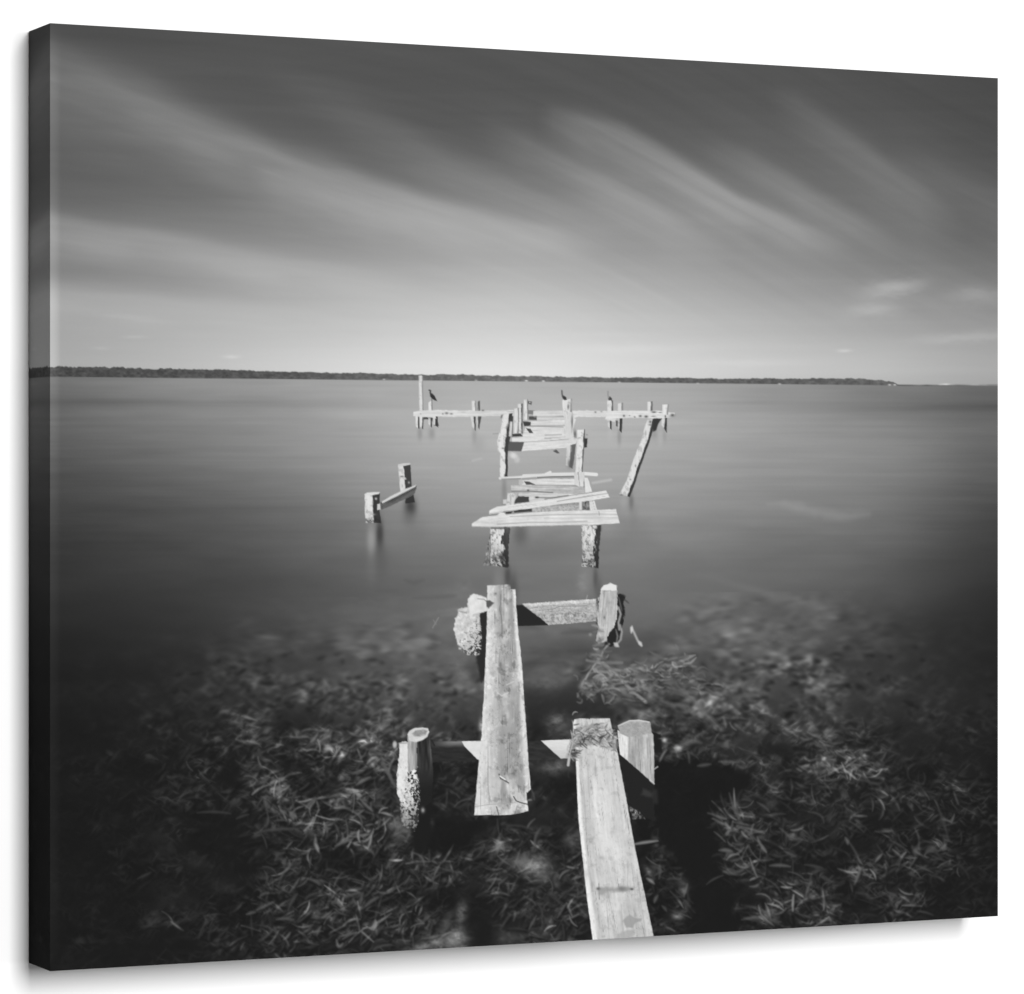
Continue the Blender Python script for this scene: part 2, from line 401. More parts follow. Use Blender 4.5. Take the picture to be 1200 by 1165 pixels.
# soft pale stones and sand on the bed
for (x, y, rx, ry, v, o) in ((628, 1016, 15, 11, 165, .8), (612, 1010, 14, 7, 120, .55), (640, 1022, 12, 10, 120, .4), (588, 992, 7, 5, 130, .6), (676, 986, 12, 9, 105, .6), (682, 975, 5, 6, 110, .4),
                             (655, 846, 13, 10, 108, .75), (652, 899, 17, 8, 104, .8), (668, 858, 5, 4, 80, .5), (542, 1070, 6, 14, 130, .6), (536, 1098, 12, 10, 150, .75), (528, 1104, 8, 6, 160, .6),
                             (495, 1110, 26, 5, 125, .6), (512, 1103, 8, 5, 140, .6), (522, 1085, 5, 9, 100, .5), (595, 1102, 14, 9, 80, .6), (470, 966, 12, 9, 110, .6), (478, 975, 8, 9, 100, .6), (465, 985, 7, 8, 85, .5),
                             (508, 965, 3, 7, 85, .5), (753, 839, 6, 5, 150, .7), (794, 1073, 7, 5, 130, .7), (762, 1022, 3, 9, 120, .7), (802, 1044, 4, 4, 110, .7), (800, 1035, 10, 6, 75, .5),
                             (640, 800, 14, 9, 118, .5), (648, 786, 22, 12, 100, .45), (658, 800, 12, 7, 105, .5), (545, 690, 12, 16, 128, .35), (685, 684, 6, 14, 150, .5), (540, 782, 8, 22, 128, .45),
                             (865, 945, 3, 6, 110, .6), (905, 943, 8, 5, 100, .5), (900, 752, 20, 9, 108, .5), (928, 748, 14, 6, 115, .4), (960, 752, 12, 6, 105, .4), (640, 630, 30, 6, 122, .3)):
    blob(x, y, rx, ry, v, o, rng.normal(0, .3), 1.0, 0.9)
# individually legible strands
for P, wd, v in (([(838, 960), (850, 966), (856, 969)], 3, 120), ([(866, 968), (880, 967), (890, 974), (898, 977)], 3.2, 125), ([(876, 974), (885, 986)], 2.5, 105),
                 ([(890, 982), (893, 992), (900, 999)], 3, 140), ([(845, 997), (860, 998)], 4, 120), ([(850, 1022), (862, 1026), (872, 1020)], 5, 90), ([(904, 1015), (928, 1016)], 4, 115),
                 ([(870, 1078), (895, 1075)], 3, 100), ([(916, 971), (930, 985)], 3, 95), ([(890, 941), (900, 946), (904, 952)], 3, 95), ([(857, 930), (862, 950), (868, 960)], 3.5, 95),
                 ([(372, 983), (370, 990), (376, 1000)], 5, 130), ([(372, 990), (375, 998)], 3, 160), ([(395, 992), (415, 984)], 4, 115), ([(342, 952), (346, 960)], 7, 125), ([(300, 977), (350, 972)], 4, 80),
                 ([(420, 920), (436, 911)], 4, 120), ([(390, 934), (412, 932)], 3.4, 110), ([(360, 948), (372, 936)], 4, 110), ([(450, 890), (458, 908), (462, 918)], 4, 105), ([(400, 945), (430, 960)], 3, 100),
                 ([(455, 1018), (468, 1000)], 5, 95), ([(405, 1052), (424, 1047)], 3.5, 90), ([(430, 1062), (444, 1052)], 4, 105), ([(440, 1080), (438, 1088)], 5, 120), ([(395, 1102), (396, 1114), (402, 1106)], 4, 140),
                 ([(372, 1096), (377, 1086)], 4, 110), ([(325, 1078), (345, 1078)], 3, 100), ([(290, 1072), (300, 1070)], 3, 110), ([(339, 1067), (350, 1048)], 4, 80), ([(233, 953), (272, 954)], 3, 75),
                 ([(279, 960), (293, 955)], 2.5, 80), ([(311, 935), (314, 949)], 3.5, 95), ([(325, 924), (332, 925)], 6, 120), ([(327, 930), (331, 929)], 5, 105), ([(330, 950), (338, 955)], 4, 115),
                 ([(1045, 985), (1068, 1000)], 2, 85), ([(1098, 938), (1108, 962), (1113, 985)], 3, 70), ([(1066, 943), (1072, 950)], 2.2, 90), ([(995, 985), (1010, 1012)], 2.5, 85), ([(993, 982), (996, 990)], 4, 110),
                 ([(945, 1014), (966, 1018)], 3, 80), ([(950, 952), (968, 953), (968, 965)], 2.6, 85), ([(1012, 915), (1032, 918), (1036, 924)], 2.2, 72), ([(990, 880), (998, 896), (1010, 900)], 2.6, 75), ([(1010, 880), (1016, 892), (1008, 900)], 2.6, 75),
                 ([(745, 990), (773, 986)], 2.5, 120), ([(760, 1030), (768, 1036)], 4, 175), ([(768, 1058), (772, 1050)], 4, 115), ([(775, 1015), (774, 1030)], 3, 95), ([(777, 1062), (782, 1068)], 3, 100)):
    stroke(bez(P[0], P[len(P) // 2] if len(P) > 2 else ((P[0][0] + P[1][0]) / 2 + (P[1][1] - P[0][1]) * .12, (P[0][1] + P[1][1]) / 2 - (P[1][0] - P[0][0]) * .08), P[-1], 6), wd * .95, v, 0.6, 0, 1.5, True)
stroke([(798, 806), (815, 820), (832, 840), (848, 856)], 6, 112, 0.6, 0, 2.5, True)
stroke([(790, 826), (808, 828), (816, 838)], 4, 110, 0.5, 0, 2)
stroke([(796, 874), (815, 868), (824, 871)], 4.5, 108, 0.55, 0, 2.0, True)
stroke([(820, 898), (835, 896)], 4, 100, 0.6, 0, 1.6, True); stroke([(845, 893), (868, 894)], 3.6, 105, 0.6, 0, 1.6, True)
stroke([(862, 818), (898, 814)], 5, 105, 0.45, 0, 2.4, True)
V[:] = np.clip(V, 27, 246)

for x, y, rx, ry, v in ((203, 1052, 24, 14, 50), (190, 985, 20, 16, 42), (262, 1040, 18, 10, 50), (232, 1012, 16, 9, 48)):
    blob(x, y, rx, ry, v, .5, .2, 1, .8)
stroke([(509, 736), (512, 731), (516, 724)], 1.3, 150, .6); stroke([(510, 727), (513, 732)], 1.3, 135, .6); blob(511, 755, 5, 9, 62, .35)
for i in range(70):
    x = rng.uniform(430, 700); y = rng.uniform(676, 790); L = rng.uniform(8, 30)
    b = at_px(x, y, V)
    stroke([(x - L, y + rng.normal(0, 1.5)), (x, y + rng.normal(0, 1.5)), (x + L, y + rng.normal(0, 2))], rng.uniform(2, 5), b + rng.normal(0, 14), .4, 0, 2.4, True)
# =============================================================== REFLECTIONS
for (x, y, rx, ry, v, o) in ((449, 662, 8, 26, 92, .4), (437, 660, 6, 22, 122, .3), (489, 622, 15, 16, 112, .3), (604, 694, 6, 22, 84, .5), (590, 690, 7, 18, 122, .4), (704, 694, 4, 18, 84, .5), (745, 606, 5, 16, 128, .35), (592, 600, 3, 12, 130, .3), (447, 626, 4.5, 18, 58, .8), (448, 650, 6, 16, 96, .4), (437, 632, 5, 17, 164, .7), (483, 594, 7, 11, 58, .85), (481, 607, 8, 10, 105, .5),
                             (597, 676, 4, 14, 70, .7), (603, 690, 4.5, 14, 80, .6), (586, 680, 6, 14, 140, .45), (700, 678, 3, 14, 82, .7), (690, 676, 6, 14, 140, .35), (612, 626, 9, 14, 92, .7), (640, 648, 40, 12, 112, .5),
                             (593, 574, 3, 16, 120, .5), (742, 588, 3, 10, 108, .7), (733, 588, 4, 10, 172, .4), (494, 508, 3, 8, 140, .6), (508, 508, 4, 7, 142, .6), (558, 510, 3, 10, 145, .5), (563, 520, 8, 10, 158, .4),
                             (717, 508, 3, 9, 190, .4), (728, 512, 2.5, 10, 140, .6), (769, 508, 4, 6, 140, .5), (781, 510, 2.5, 8, 150, .5), (776, 515, 3, 8, 186, .4), (668, 552, 5, 8, 165, .4), (515, 508, 3, 8, 185, .4)):
    blob(x, y, rx, ry, v, o, 0, 1.2)
shade([(720, 600), (760, 610), (770, 640), (730, 640)], 118, 14, 0.35)

# ======================================================================= FAR
m = motif('printed_post', 'printed tall thin pale pole at the far left end of the rail')
post(m, [(492.6, 440), (493.6, 481.5)], [(497.6, 440), (498.4, 481.5)], 0.72, 222, 150, .1, .15, 8)
m = motif('printed_post', 'printed short post under the leftmost bird')
post(m, [(504, 472), (504.2, 481)], [(508.6, 468.5), (509.2, 481)], .72, 224, 140, .1, .2, 8)
mb = motif('printed_rail_support', 'printed cluster of stub posts under the left end of the rail')
poly([(498, 487), (514, 487), (516, 499), (511.5, 499), (508, 491), (499, 491.5)], 70, mb, .6, .4)
post(mb, [(488.6, 487), (489.4, 500)], [(493.2, 487), (493.6, 503)], .62, 222, 75, .1, .3, 8)
post(mb, [(494, 487), (494.2, 500)], [(498.4, 487), (497.8, 503)], .62, 225, 70, .1, .3, 8)
post(mb, [(504, 490), (504.2, 497)], [(508.4, 490), (508, 501)], .6, 218, 72, .1, .3, 8)
post(mb, [(509.2, 488), (509.6, 497)], [(514.8, 488), (515.6, 501)], .45, 216, 62, .1, .3, 8)
mm = motif('printed_post', 'printed pair of short grey posts along the left half of the rail')
post(mm, [(554.8, 470), (555, 483)], [(559.6, 469.5), (560, 483)], .8, 220, 140, .1, .2, 8)
post(mm, [(560.6, 471), (560.8, 483)], [(564.4, 469.6), (564.6, 483)], .5, 168, 90, .15, .2, 10)
post(mm, [(553.4, 488), (555.4, 500)], [(559.4, 488), (559.6, 505)], .62, 214, 80, .1, .4, 8)
post(mm, [(559.8, 488), (560.8, 497)], [(566.4, 487), (563.6, 503)], .4, 205, 84, .1, .4, 8)
mr1 = motif('printed_rail', 'printed left half of the far white rail')
poly([(486.5, 482.7), (500, 481), (513, 480.4), (530, 480.8), (560, 481.4), (587, 481.2), (604, 480.6), (604, 487), (587, 487.4), (560, 487.8), (533, 488.6), (513, 488.2), (513.5, 491), (508, 489.5), (495, 488.6), (486.6, 487.6)],
     wood((486, 485), (604, 484), 220, 14, 10, 1.1), mr1, .5, .5)
for x, y, rx, ry, v in ((525.5, 484.3, 2, 1.3, 110), (531, 485, 1.8, 1, 120), (521, 485, 1, 1, 130), (568, 481, 1.6, .9, 110), (495, 485, 1, .8, 165), (545, 483, 3, .8, 190)):
    blob(x, y, rx, ry, v, .9)
# right half
mp = motif('printed_post', 'printed short post under the bird on the right half of the rail')
post(mp, [(713.6, 469.4), (713.8, 483.5)], [(720.4, 469), (720.8, 483.5)], .76, 224, 92, .08, .2, 8)
post(mp, [(714, 492), (714.6, 500)], [(719, 492), (719, 503.5)], .5, 212, 66, .1, .3, 8)
mp = motif('printed_post', 'printed grey topped post right of the bird post')
post(mp, [(726, 473), (726.4, 488)], [(732.6, 471.8), (732.4, 488)], .66, 216, 140, .1, .2, 9)
post(mp, [(722.6, 493), (723, 499)], [(727, 493), (726, 500)], .3, 200, 84, .1, .3, 8)
post(mp, [(726, 489), (726.6, 503)], [(731.8, 489), (730.8, 507)], .4, 200, 62, .1, .3, 8)
mp = motif('printed_post', 'printed slim post above the leaning post')
post(mp, [(760.8, 471), (761, 484)], [(767, 470.4), (767, 484)], .62, 222, 110, .08, .2, 8)
mp = motif('printed_post', 'printed post at the far right end of the rail')
post(mp, [(778.6, 474.4), (778.8, 487)], [(786, 473.8), (785.4, 487)], .74, 226, 150, .1, .2, 8)
post(mp, [(777.8, 488), (777, 498)], [(784, 488), (783.6, 507)], .58, 212, 66, .1, .3, 8)
mr2 = motif('printed_rail', 'printed right half of the far white rail')
poly([(672, 481.4), (690, 481), (712, 481.6), (735, 481.2), (760, 481.4), (779, 481.2), (786, 483), (793, 484), (792.6, 489.2), (784, 489.4), (770, 490.6), (745, 489.6), (725, 490.4), (722, 494.6), (711, 491.4), (712, 488.8), (690, 488.6), (679, 488.4), (672, 491)],
     wood((672, 485), (793, 486), 222, 16, 12, 1.1), mr2, .5, .5)
for x, y, rx, ry, v in ((700, 483, 1.2, 1, 120), (707, 482.4, 1.3, .8, 150), (733.4, 487.4, 1.2, 1.2, 90), (746, 488.6, 1.2, .8, 120), (752.6, 487.6, 1.8, 1.2, 90), (759.5, 488.2, 2.2, 1.4, 84), (768.6, 483, 2.6, 1, 80), (790.4, 486.6, 2.4, 1.6, 84), (776, 483.6, 2, .6, 130), (768, 488, 3, .8, 140), (740, 487, 1, .7, 150), (782, 488, .8, 1.6, 80)):
    blob(x, y, rx, ry, v, .95)
post(mp, [(778.6, 474.4), (778.8, 486)], [(786, 473.8), (785.2, 486)], .74, 228, 150, .1, .2, 8)
# leaning post
ml = motif('printed_post', 'printed long leaning post under the right end of the rail')
poly([(768.5, 490.5), (778, 490.5), (774, 496), (771.4, 504), (768, 506), (766.6, 500)], 58, ml, .7, .4)
post(ml, [(761, 492), (758, 499.6), (754, 515), (744.7, 537.7), (737, 562.4), (728, 579)], [(769, 491), (767.4, 504.7), (762.2, 521.2), (753.2, 546), (745, 570.6), (740.2, 582.5)], .72, 222, 62, .07, .3, 12, .18)
for x, y, rx, ry, v in ((764.4, 494.4, 1.6, 1.8, 90), (764, 498, 1.8, .8, 110), (759, 507, 1, 2.4, 165), (747, 546, .9, 1.6, 130), (741, 562, 1.2, 1, 140), (730.6, 580, 2, .9, 110)):
    blob(x, y, rx, ry, v, .85)

# birds
def bird(mid, P, neck, tone=52, ntone=70):
    poly(P, tone, mid, .55)
    stroke(neck, 1.9, ntone, .9, mid, .5)
m = motif('printed_bird', 'printed dark bird perched on the leftmost post of the rail')
bird(m, [(505.8, 461.2), (508.2, 460.8), (511.4, 464), (513, 467.4), (514.4, 470), (511.6, 469.2), (508.2, 467.2), (506.2, 464.6)], [(507, 462.4), (506.2, 460), (506.6, 458), (505.2, 457.4)])
stroke([(508, 467), (508, 469)], 0.9, 110, .8, m)

# ================================================================= SECTION H
def dk(P, v=72, op=1, rough=.3): poly(P, v, 0, .5, rough, 3, op)
m = motif('printed_post', 'printed thin tall post behind the far stack of boards')
post(m, [(616, 468.4), (616.2, 492)], [(621, 468), (621.2, 492)], .78, 224, 120, .1, .2, 8)
dk([(621, 470), (625.4, 470.6), (625, 474.4), (621, 473)], 96); blob(623, 471.6, .8, .8, 200)
dk([(621, 480.6), (628.6, 481), (628, 486), (621, 485)], 128)
mq = motif('printed_post', 'printed two middle posts left of the far stack of boards')
post(mq, [(609, 473.6), (609.4, 508)], [(614.6, 473), (614.4, 508)], .72, 218, 90, .1, .3, 10)
post(mq, [(604.6, 479), (604.4, 508)], [(610.2, 478), (610, 508)], .8, 222, 130, .1, .3, 10)
mk = motif('printed_plank', 'printed far stack of pale walkway boards')
poly([(627, 481.5), (672, 481), (672, 488.4), (627, 489.4)], wood((627, 485), (672, 485), 214, 14, 10), mk, .5, .4)
poly([(631, 487), (662, 487), (664, 491.5), (631, 492.4)], wood((627, 490), (672, 490), 205, 14, 10), mk, .5, .4)
poly([(622, 493.6), (664, 492), (666, 497.5), (622, 499)], wood((627, 495), (672, 495), 216, 16, 10), mk, .5, .4)
poly([(618, 500.6), (666, 499.4), (672, 507), (676, 511), (640, 513), (614, 512)], wood((620, 505), (672, 505), 220, 16, 12), mk, .5, .4)
dk([(621.6, 488), (631.4, 487.4), (631, 492.2), (622, 492)], 84)
dk([(615, 494), (624, 494.6), (624, 499), (616.4, 499.4)], 66)
dk([(618.6, 501.6), (624, 502.6), (627, 507.6), (622.4, 507.6)], 78)
dk([(602.6, 508.8), (612, 508), (614.8, 511.4), (603, 511.8)], 66)
stroke([(628, 488.6), (662, 488.2)], 1.1, 165, .7); stroke([(624, 499.2), (662, 500.6)], 1.2, 150, .8); stroke([(641, 510), (660, 509.4)], 1.4, 168, .8)
poly([(602.4, 513), (640, 511.6), (640, 515.5), (617, 518), (602.4, 518)], wood((602, 515), (640, 514), 222, 12, 8), mk, .5, .3)
poly([(597, 517.6), (616.6, 518), (613.4, 528.8), (597, 528.8)], 92, mk, .5, .3)
poly([(616.6, 518), (640, 514.6), (672, 511), (678, 514), (677, 521), (667, 524.4), (640, 526.6), (613.4, 528.8)], wood((616, 522), (677, 517), 220, 14, 12), mk, .5, .4)
stroke([(617, 518.2), (650, 516.4), (668, 515)], 1.2, 180, .8)
dk([(650, 528.6), (654, 526.8), (658, 531), (655, 531.6)], 90)
blob(604, 534, 5, 3.6, 218, .95, .5, 1.6, .5); blob(608, 539, 3.2, 3.6, 200, .9, .5, 1.6, .5)
# right-hand posts of section H
m = motif('printed_post', 'printed right post of the far boards with the middle bird on top')
post(m, [(661, 469), (661.6, 482), (664, 492)], [(672.6, 467.4), (672, 480), (673, 492)], .86, 226, 150, .08, .5, 12)
blob(668, 477, 1.1, 3, 90, .8); blob(670, 472, 3, 1, 170, .6); blob(672, 487, 1.2, 5, 70, .8, -.2)
poly([(663, 483), (672.6, 482.4), (675, 490), (677, 491.4), (673.6, 503), (674, 513), (665, 513), (664.6, 503)], wood((668, 483), (670, 513), 214, 14, 10, 1.4), m, .5, .5)
blob(672.6, 494, 1.0, 8, 84, .8); blob(676, 509, 1.4, 4.4, 96, .9); blob(664, 506, 1, 4, 185, .5)
m = motif('printed_bird', 'printed dark bird perched on the middle post')
bird(m, [(660.6, 463.6), (662.8, 463.6), (665.6, 465.4), (666.4, 468.6), (664, 469), (661.6, 467)], [(661.4, 464.6), (660.8, 461), (660.6, 458)], 60, 96)
m = motif('printed_bird', 'printed dark bird perched on the right post of the rail')
bird(m, [(714.8, 465.4), (717, 464.6), (719.4, 467), (719.2, 469.2), (715.4, 469)], [(715.4, 466), (714.6, 462), (714.8, 459)], 70, 150)
m = motif('printed_post', 'printed right leg of the far boards standing in water')
post(m, [(666, 523), (666, 530), (665, 545)], [(677, 520), (675.4, 536), (673, 549)], .52, 214, 100, .14, .4, 12, .4)
blob(670, 543, 3, 5, 84, .7)
post(m, [(678.4, 504), (678, 520), (676.6, 554)], [(687.8, 503.2), (687, 520), (684.8, 554)], .84, 226, 92, .07, .3, 14, .2)
dk([(686.8, 513.6), (690.6, 514), (690, 524.4), (686.6, 524.6)], 60); blob(690, 509.5, 1, .8, 120, .7)
m = motif('printed_post', 'printed left leg of the far boards with a dark right edge')
post(m, [(591.4, 486), (589.5, 500), (586.6, 510), (584.6, 517), (584.8, 528), (588.2, 531), (588, 559)], [(602.8, 484.2), (599.8, 504), (597.4, 523), (596.8, 559.6)], .68, 226, 64, .08, .4, 12, .25)
dk([(599.5, 492), (602, 487), (603.6, 488), (602.6, 512), (600.4, 512.6), (598, 522), (597, 519)], 70)
post(m, [(599.8, 494), (598.4, 511)], [(602.8, 494), (602.2, 513)], .9, 208, 140, .1, .3, 10)
blob(591.6, 525.4, 1.6, .9, 100, .8); dk([(589, 486.6), (591.8, 485.6), (590.4, 490), (588.6, 490)], 130)

# ================================================================= SECTION G
m = motif('printed_plank', 'printed upper short board of the middle stack')
poly([(612, 563), (640, 561.2), (676, 561.4), (676, 568.6), (612, 568.6)], wood((612, 565), (676, 565), 222, 12, 10), m, .5, .4)
dk([(616, 564), (622, 564.4), (629, 567.8), (619, 568.4)], 84); dk([(610, 562.4), (613.6, 561.6), (616, 566), (613, 568.4), (610, 568.2)], 190)
m = motif('printed_stick', 'printed thin crooked stick above the middle stack')
stroke([(588, 560.6), (604, 559.8), (622, 558.4)], 3.0, 218, 1, m, .5)
stroke([(616, 558), (636, 557.4), (650, 556.2), (674, 555.8)], 4.2, 222, 1, m, .5)
stroke([(688, 555.2), (701, 556.2)], 4.0, 228, 1, m, .5); stroke([(642, 555.6), (647, 553.4)], 3, 225, 1, m, .5)
stroke([(590, 561.6), (612, 561)], .9, 110, .8); stroke([(632, 559.6), (650, 558.8), (674, 558.4)], 1.5, 110, .85); stroke([(614, 561.2), (630, 559.4)], 1.0, 140, .7)
m = motif('printed_plank', 'printed grey striped board of the middle stack')
poly([(600.8, 568.2), (686, 569.4), (687.4, 577.6), (650, 578), (601.4, 576.4)], wood((601, 572), (687, 573), 196, 30, 16, 1.5), m, .5, .4)
stroke([(602, 575.6), (625, 575.8), (650, 577.4)], 1.2, 96, .8); stroke([(626, 568.6), (684, 569.6)], 1.0, 130, .7); blob(621, 574.8, 1.4, 1, 70, .9)
m = motif('printed_plank', 'printed lower cracked board of the middle stack')
poly([(609, 577.4), (650, 578), (684, 578.6), (660, 581.6), (640, 584.4), (622, 586.4), (610, 581)], wood((610, 580), (684, 580), 206, 20, 14), m, .5, .4)
stroke([(630, 583.2), (650, 583.4), (668, 580.8)], 1.4, 110, .7); blob(631.4, 583, 2.2, 1.2, 60, .9)
m = motif('printed_post', 'printed short left post between the middle boards')
post(m, [(597, 578), (596.5, 586), (594, 596)], [(610, 577.6), (607, 586), (604, 596)], .86, 216, 170, .1, .4, 12)
poly([(591.4, 585.6), (596.4, 585.4), (595.6, 590.6), (591.8, 590.6)], 205, m, .5, .3)
dk([(606, 586), (609.4, 581.6), (622, 582.4), (622, 588), (605, 590)], 70)
poly([(622.6, 586.4), (640, 584.6), (640, 586.4), (622.6, 588.6)], 210, m, .5)
m = motif('printed_post', 'printed upper right post of the middle stack')
poly([(675, 553.4), (687, 553), (687.4, 569.6), (680, 570), (675.4, 568)], wood((680, 553), (682, 570), 214, 18, 10, 1.4), m, .5, .5)
poly([(686.8, 559.6), (691, 560), (696.2, 576.4), (688, 578)], wood((689, 560), (692, 577), 226, 12, 8, 1.4), m, .5, .4)
blob(686.6, 567, .8, 4, 110, .7)
dk([(684, 587.8), (693, 586.4), (693, 598), (684.4, 598)], lambda X, Y: 118 + 120 * (fbm(X / 1.5, Y / 1.8, 5, 2) - .5))
poly([(680.2, 588), (683.8, 587.6), (684, 597.8), (680.4, 598)], 214, m, .5, .2)
poly([(692.6, 587.4), (699, 587), (702, 597.8), (694, 598.4)], wood((695, 587), (698, 598), 220, 14, 10, 1.4), m, .5, .3)
m = motif('printed_plank', 'printed rough grey board under the slanting board')
poly([(625, 595.6), (655, 592), (681, 589), (681, 598.4), (625, 601)], lambda X, Y: 176 + 60 * (fbm(X / 1.6, Y / 1.4, 71, 2) - .5) - 25 * sstep(595, 590, Y), m, .5, .3)
dk([(604, 599), (612, 597), (625.4, 596.2), (625.4, 599.6), (605, 601)], 66); dk([(594.6, 600.4), (602.6, 599.6), (601, 602), (595, 602)], 50)
m = motif('printed_plank', 'printed slanting white board on the middle stack')
poly([(575.4, 602.6), (575.8, 598.4), (584, 594.2), (620, 589), (660, 583), (712.6, 575), (716.8, 583), (686, 588), (656.7, 591), (620, 596.4), (593, 599.2), (589, 601)], wood((576, 600), (716, 579), 226, 12, 10), m, .5, .3)
stroke([(655, 587.6), (690, 582), (714, 578.4)], .9, 130, .7); stroke([(598, 594.4), (630, 590.6)], .8, 190, .6); stroke([(575.6, 602), (590, 600)], 1.2, 190, .6)
# legs first, the long board lies over them
m = motif('printed_post', 'printed left leg of the middle stack hung with weed')
poly([(570, 655), (573, 640), (577, 622), (577, 662), (568, 663)], lambda X, Y: 128 + 150 * (fbm(X / 2.2, Y / 3.2, 81, 3) - .5), 0, .8, 1.2, 3)
post(m, [(576.6, 618), (577, 640), (576.4, 662)], [(599, 618), (598.4, 640), (598, 666)], .66, 220, 66, .08, 1.3, 27, .6, (634, 662, 110))
blob(591.6, 653, 4, 4, 50, .8, 0, 1.3); dk([(576.6, 618), (598.6, 618), (598, 620.4), (577, 620)], 96, .8); blob(580, 624.6, 2.2, 1.4, 110, .7); blob(597, 622, 2.6, 4, 100, .6)
m = motif('printed_post', 'printed right leg of the middle stack')
post(m, [(684, 616), (684.4, 650), (684, 664)], [(706.6, 616), (704.4, 640), (703.4, 666)], .72, 222, 62, .06, 1.1, 25, .4, (630, 660, 110))
blob(704.4, 620, 2.4, 3, 60, .9)
m = motif('printed_plank', 'printed long white board across the middle legs')
poly([(555, 617.4), (555.2, 613.6), (567.5, 605.8), (585, 604.2), (588, 601), (593, 601), (595, 603.4), (623, 600.8), (660, 599), (703, 598), (724, 597), (726, 604), (728.6, 613.4), (690, 615.4), (623, 616.8), (585, 617.8)],
     wood((555, 611), (728, 606), 222, 18, 12, 1.4), m, .5, .4)
stroke([(600, 605.4), (650, 603.6), (700, 602.6), (726, 603)], 1.0, 150, .6); stroke([(585, 614.6), (620, 612.2), (650, 612.4), (690, 611)], 1.6, 165, .6); stroke([(640, 607.6), (728, 607)], .9, 160, .5)
stroke([(556, 617.2), (600, 617.2), (690, 615)], .9, 150, .5); stroke([(704, 599.6), (704.6, 604)], .8, 120, .6)

# ================================================================ SECTION J
m = motif('printed_rail', 'printed lone sloping board between the two stubs at left')
mj2 = motif('printed_post', 'printed taller lone stub at left')
dk([(477, 582), (487, 580), (488, 589), (477.4, 590)], 52, .95, .6)
post(mj2, [(468.4, 545.6), (469.6, 560), (471.2, 577)], [(483, 544), (484.4, 569), (484, 578)], .44, 222, 66, .05, .25, 10, .12)
poly([(468.4, 544.4), (475, 543), (482.8, 542.8), (482.8, 544.6), (475.4, 546.2), (468.8, 547)], 206, mj2, .5)
poly([(471.6, 559.6), (475, 559), (478.8, 561.4), (476, 562.4)], 200, mj2, .5); blob(473, 558.4, 2.4, .7, 70, .8); blob(481.2, 565.6, 1.2, 1.4, 170, .9); blob(477, 560, .5, .5, 230)
poly([(447.6, 589), (460, 582.4), (475, 574.6), (490, 568.8), (490.4, 570), (488.4, 578), (484, 581.6), (474, 586), (460, 593), (449, 597.6), (447.6, 594)],
     wood((448, 594), (490, 574), 92, 20, 14), m, .5, .35)
poly([(449.4, 588), (460, 581.6), (475, 574), (489.6, 568.4), (489, 570.4), (475.4, 577.4), (460, 585), (450, 590)], 214, m, .5, .2)
mj1 = motif('printed_post', 'printed shorter lone stub at left')
post(mj1, [(429.2, 579), (429.6, 600), (430.4, 613)], [(447.2, 578), (446.6, 597), (448.6, 613)], .54, 226, 60, .05, .4, 12, .12, (604, 611, 150))
poly([(429.2, 579.6), (432, 577.4), (440, 576.8), (447.2, 576.8), (446, 579), (438.6, 580.4), (430, 581)], 222, mj1, .5)
blob(442.6, 584.6, 1.3, 1.4, 215, .9); poly([(444, 591), (447.6, 590), (447.8, 597), (444, 598)], 205, mj1, .5, .3); blob(439, 603, 3, 1.2, 170, .7)

# ================================================================ SECTION F
def rough_tex(base, con, sx_, sy_, seed, lo=None):
    def f(X, Y):
        return np.clip(base + con * 2 * (fbm(X / sx_, Y / sy_, seed, 3) - .5), 40 if lo is None else lo, 240)
    return f
def speck(X, Y, sz, seed):
    u = X * .80 + Y * .60; v = -X * .62 + Y * .79
    u = u + 1.6 * (vnoise(X / 2.1, Y / 2.3, seed + 31) - .5); v = v + 1.6 * (vnoise(X / 2.2, Y / 1.9, seed + 37) - .5)
    return 0.55 * vnoise(u / sz, v / sz, seed) + 0.45 * vnoise(v / (sz * .55), u / (sz * .62), seed + 5)
# beam
m = motif('printed_beam', 'printed cross beam behind the upper end of the central plank')
poly([(606, 709.4), (614, 709.2), (646, 731.8), (644, 733), (606, 734.2)], 42, m, .5, .3)
def beamf(X, Y):
    t = (Y - (708 - (X - 614) * 0.064)) / 25.0
    v = 180 + 46 * (fbm(X / 11, Y / 1.3, 91, 3) - .5) + 32 * (1 - sstep(0.05, 0.2, t))
    sp = speck(X, Y, 2.4, 93)
    v = v + sstep(.5, .62, t) * (-34 * sstep(.46, .70, 1 - sp)) * (1 - sstep(.9, .99, t)) + 60 * (fbm(X / 1.6, Y / 1.6, 95, 2) - .5)
    return v
poly([(614, 707.8), (660, 704.6), (702, 702.2), (702, 728), (680, 730), (645, 732.6)], beamf, m, .5, .6, 2)
stroke([(634, 715.4), (650, 714), (658, 711), (690, 710)], .9, 120, .7); stroke([(689.4, 702), (690.6, 698)], 1.2, 160, .8)
# left post: pale, fouled with barnacles
m = motif('printed_post', 'printed barnacled left post beside the central plank')
poly([(563, 718), (573, 716), (573, 792), (566, 800), (560, 772), (565, 750)], 46, 0, 1.6, .8)
def barn(X, Y):
    sp = speck(X, Y, 2.2, 97)
    q = sstep(728, 772, Y + (X - 550) * 1.1); r = sstep(553, 570, X)
    v = 212 + 70 * (fbm(X / 3.4, Y / 3.4, 98, 3) - .5)
    k = sstep(-.14, .20, sp - (.22 + .26 * q))
    return v * k + (188 - 122 * q) * (1 - k) - 22 * r
poly([(539, 715), (543, 712.4), (550, 711.8), (550.4, 702), (553, 697.6), (557, 696), (565, 698), (573, 701), (573.4, 716), (564, 719), (564.6, 724), (566, 740), (567, 752), (564, 768), (550, 768), (540, 761), (537, 752), (533.8, 737), (535.4, 725), (538, 722)], barn, m, .7, 1.0, 2.4)
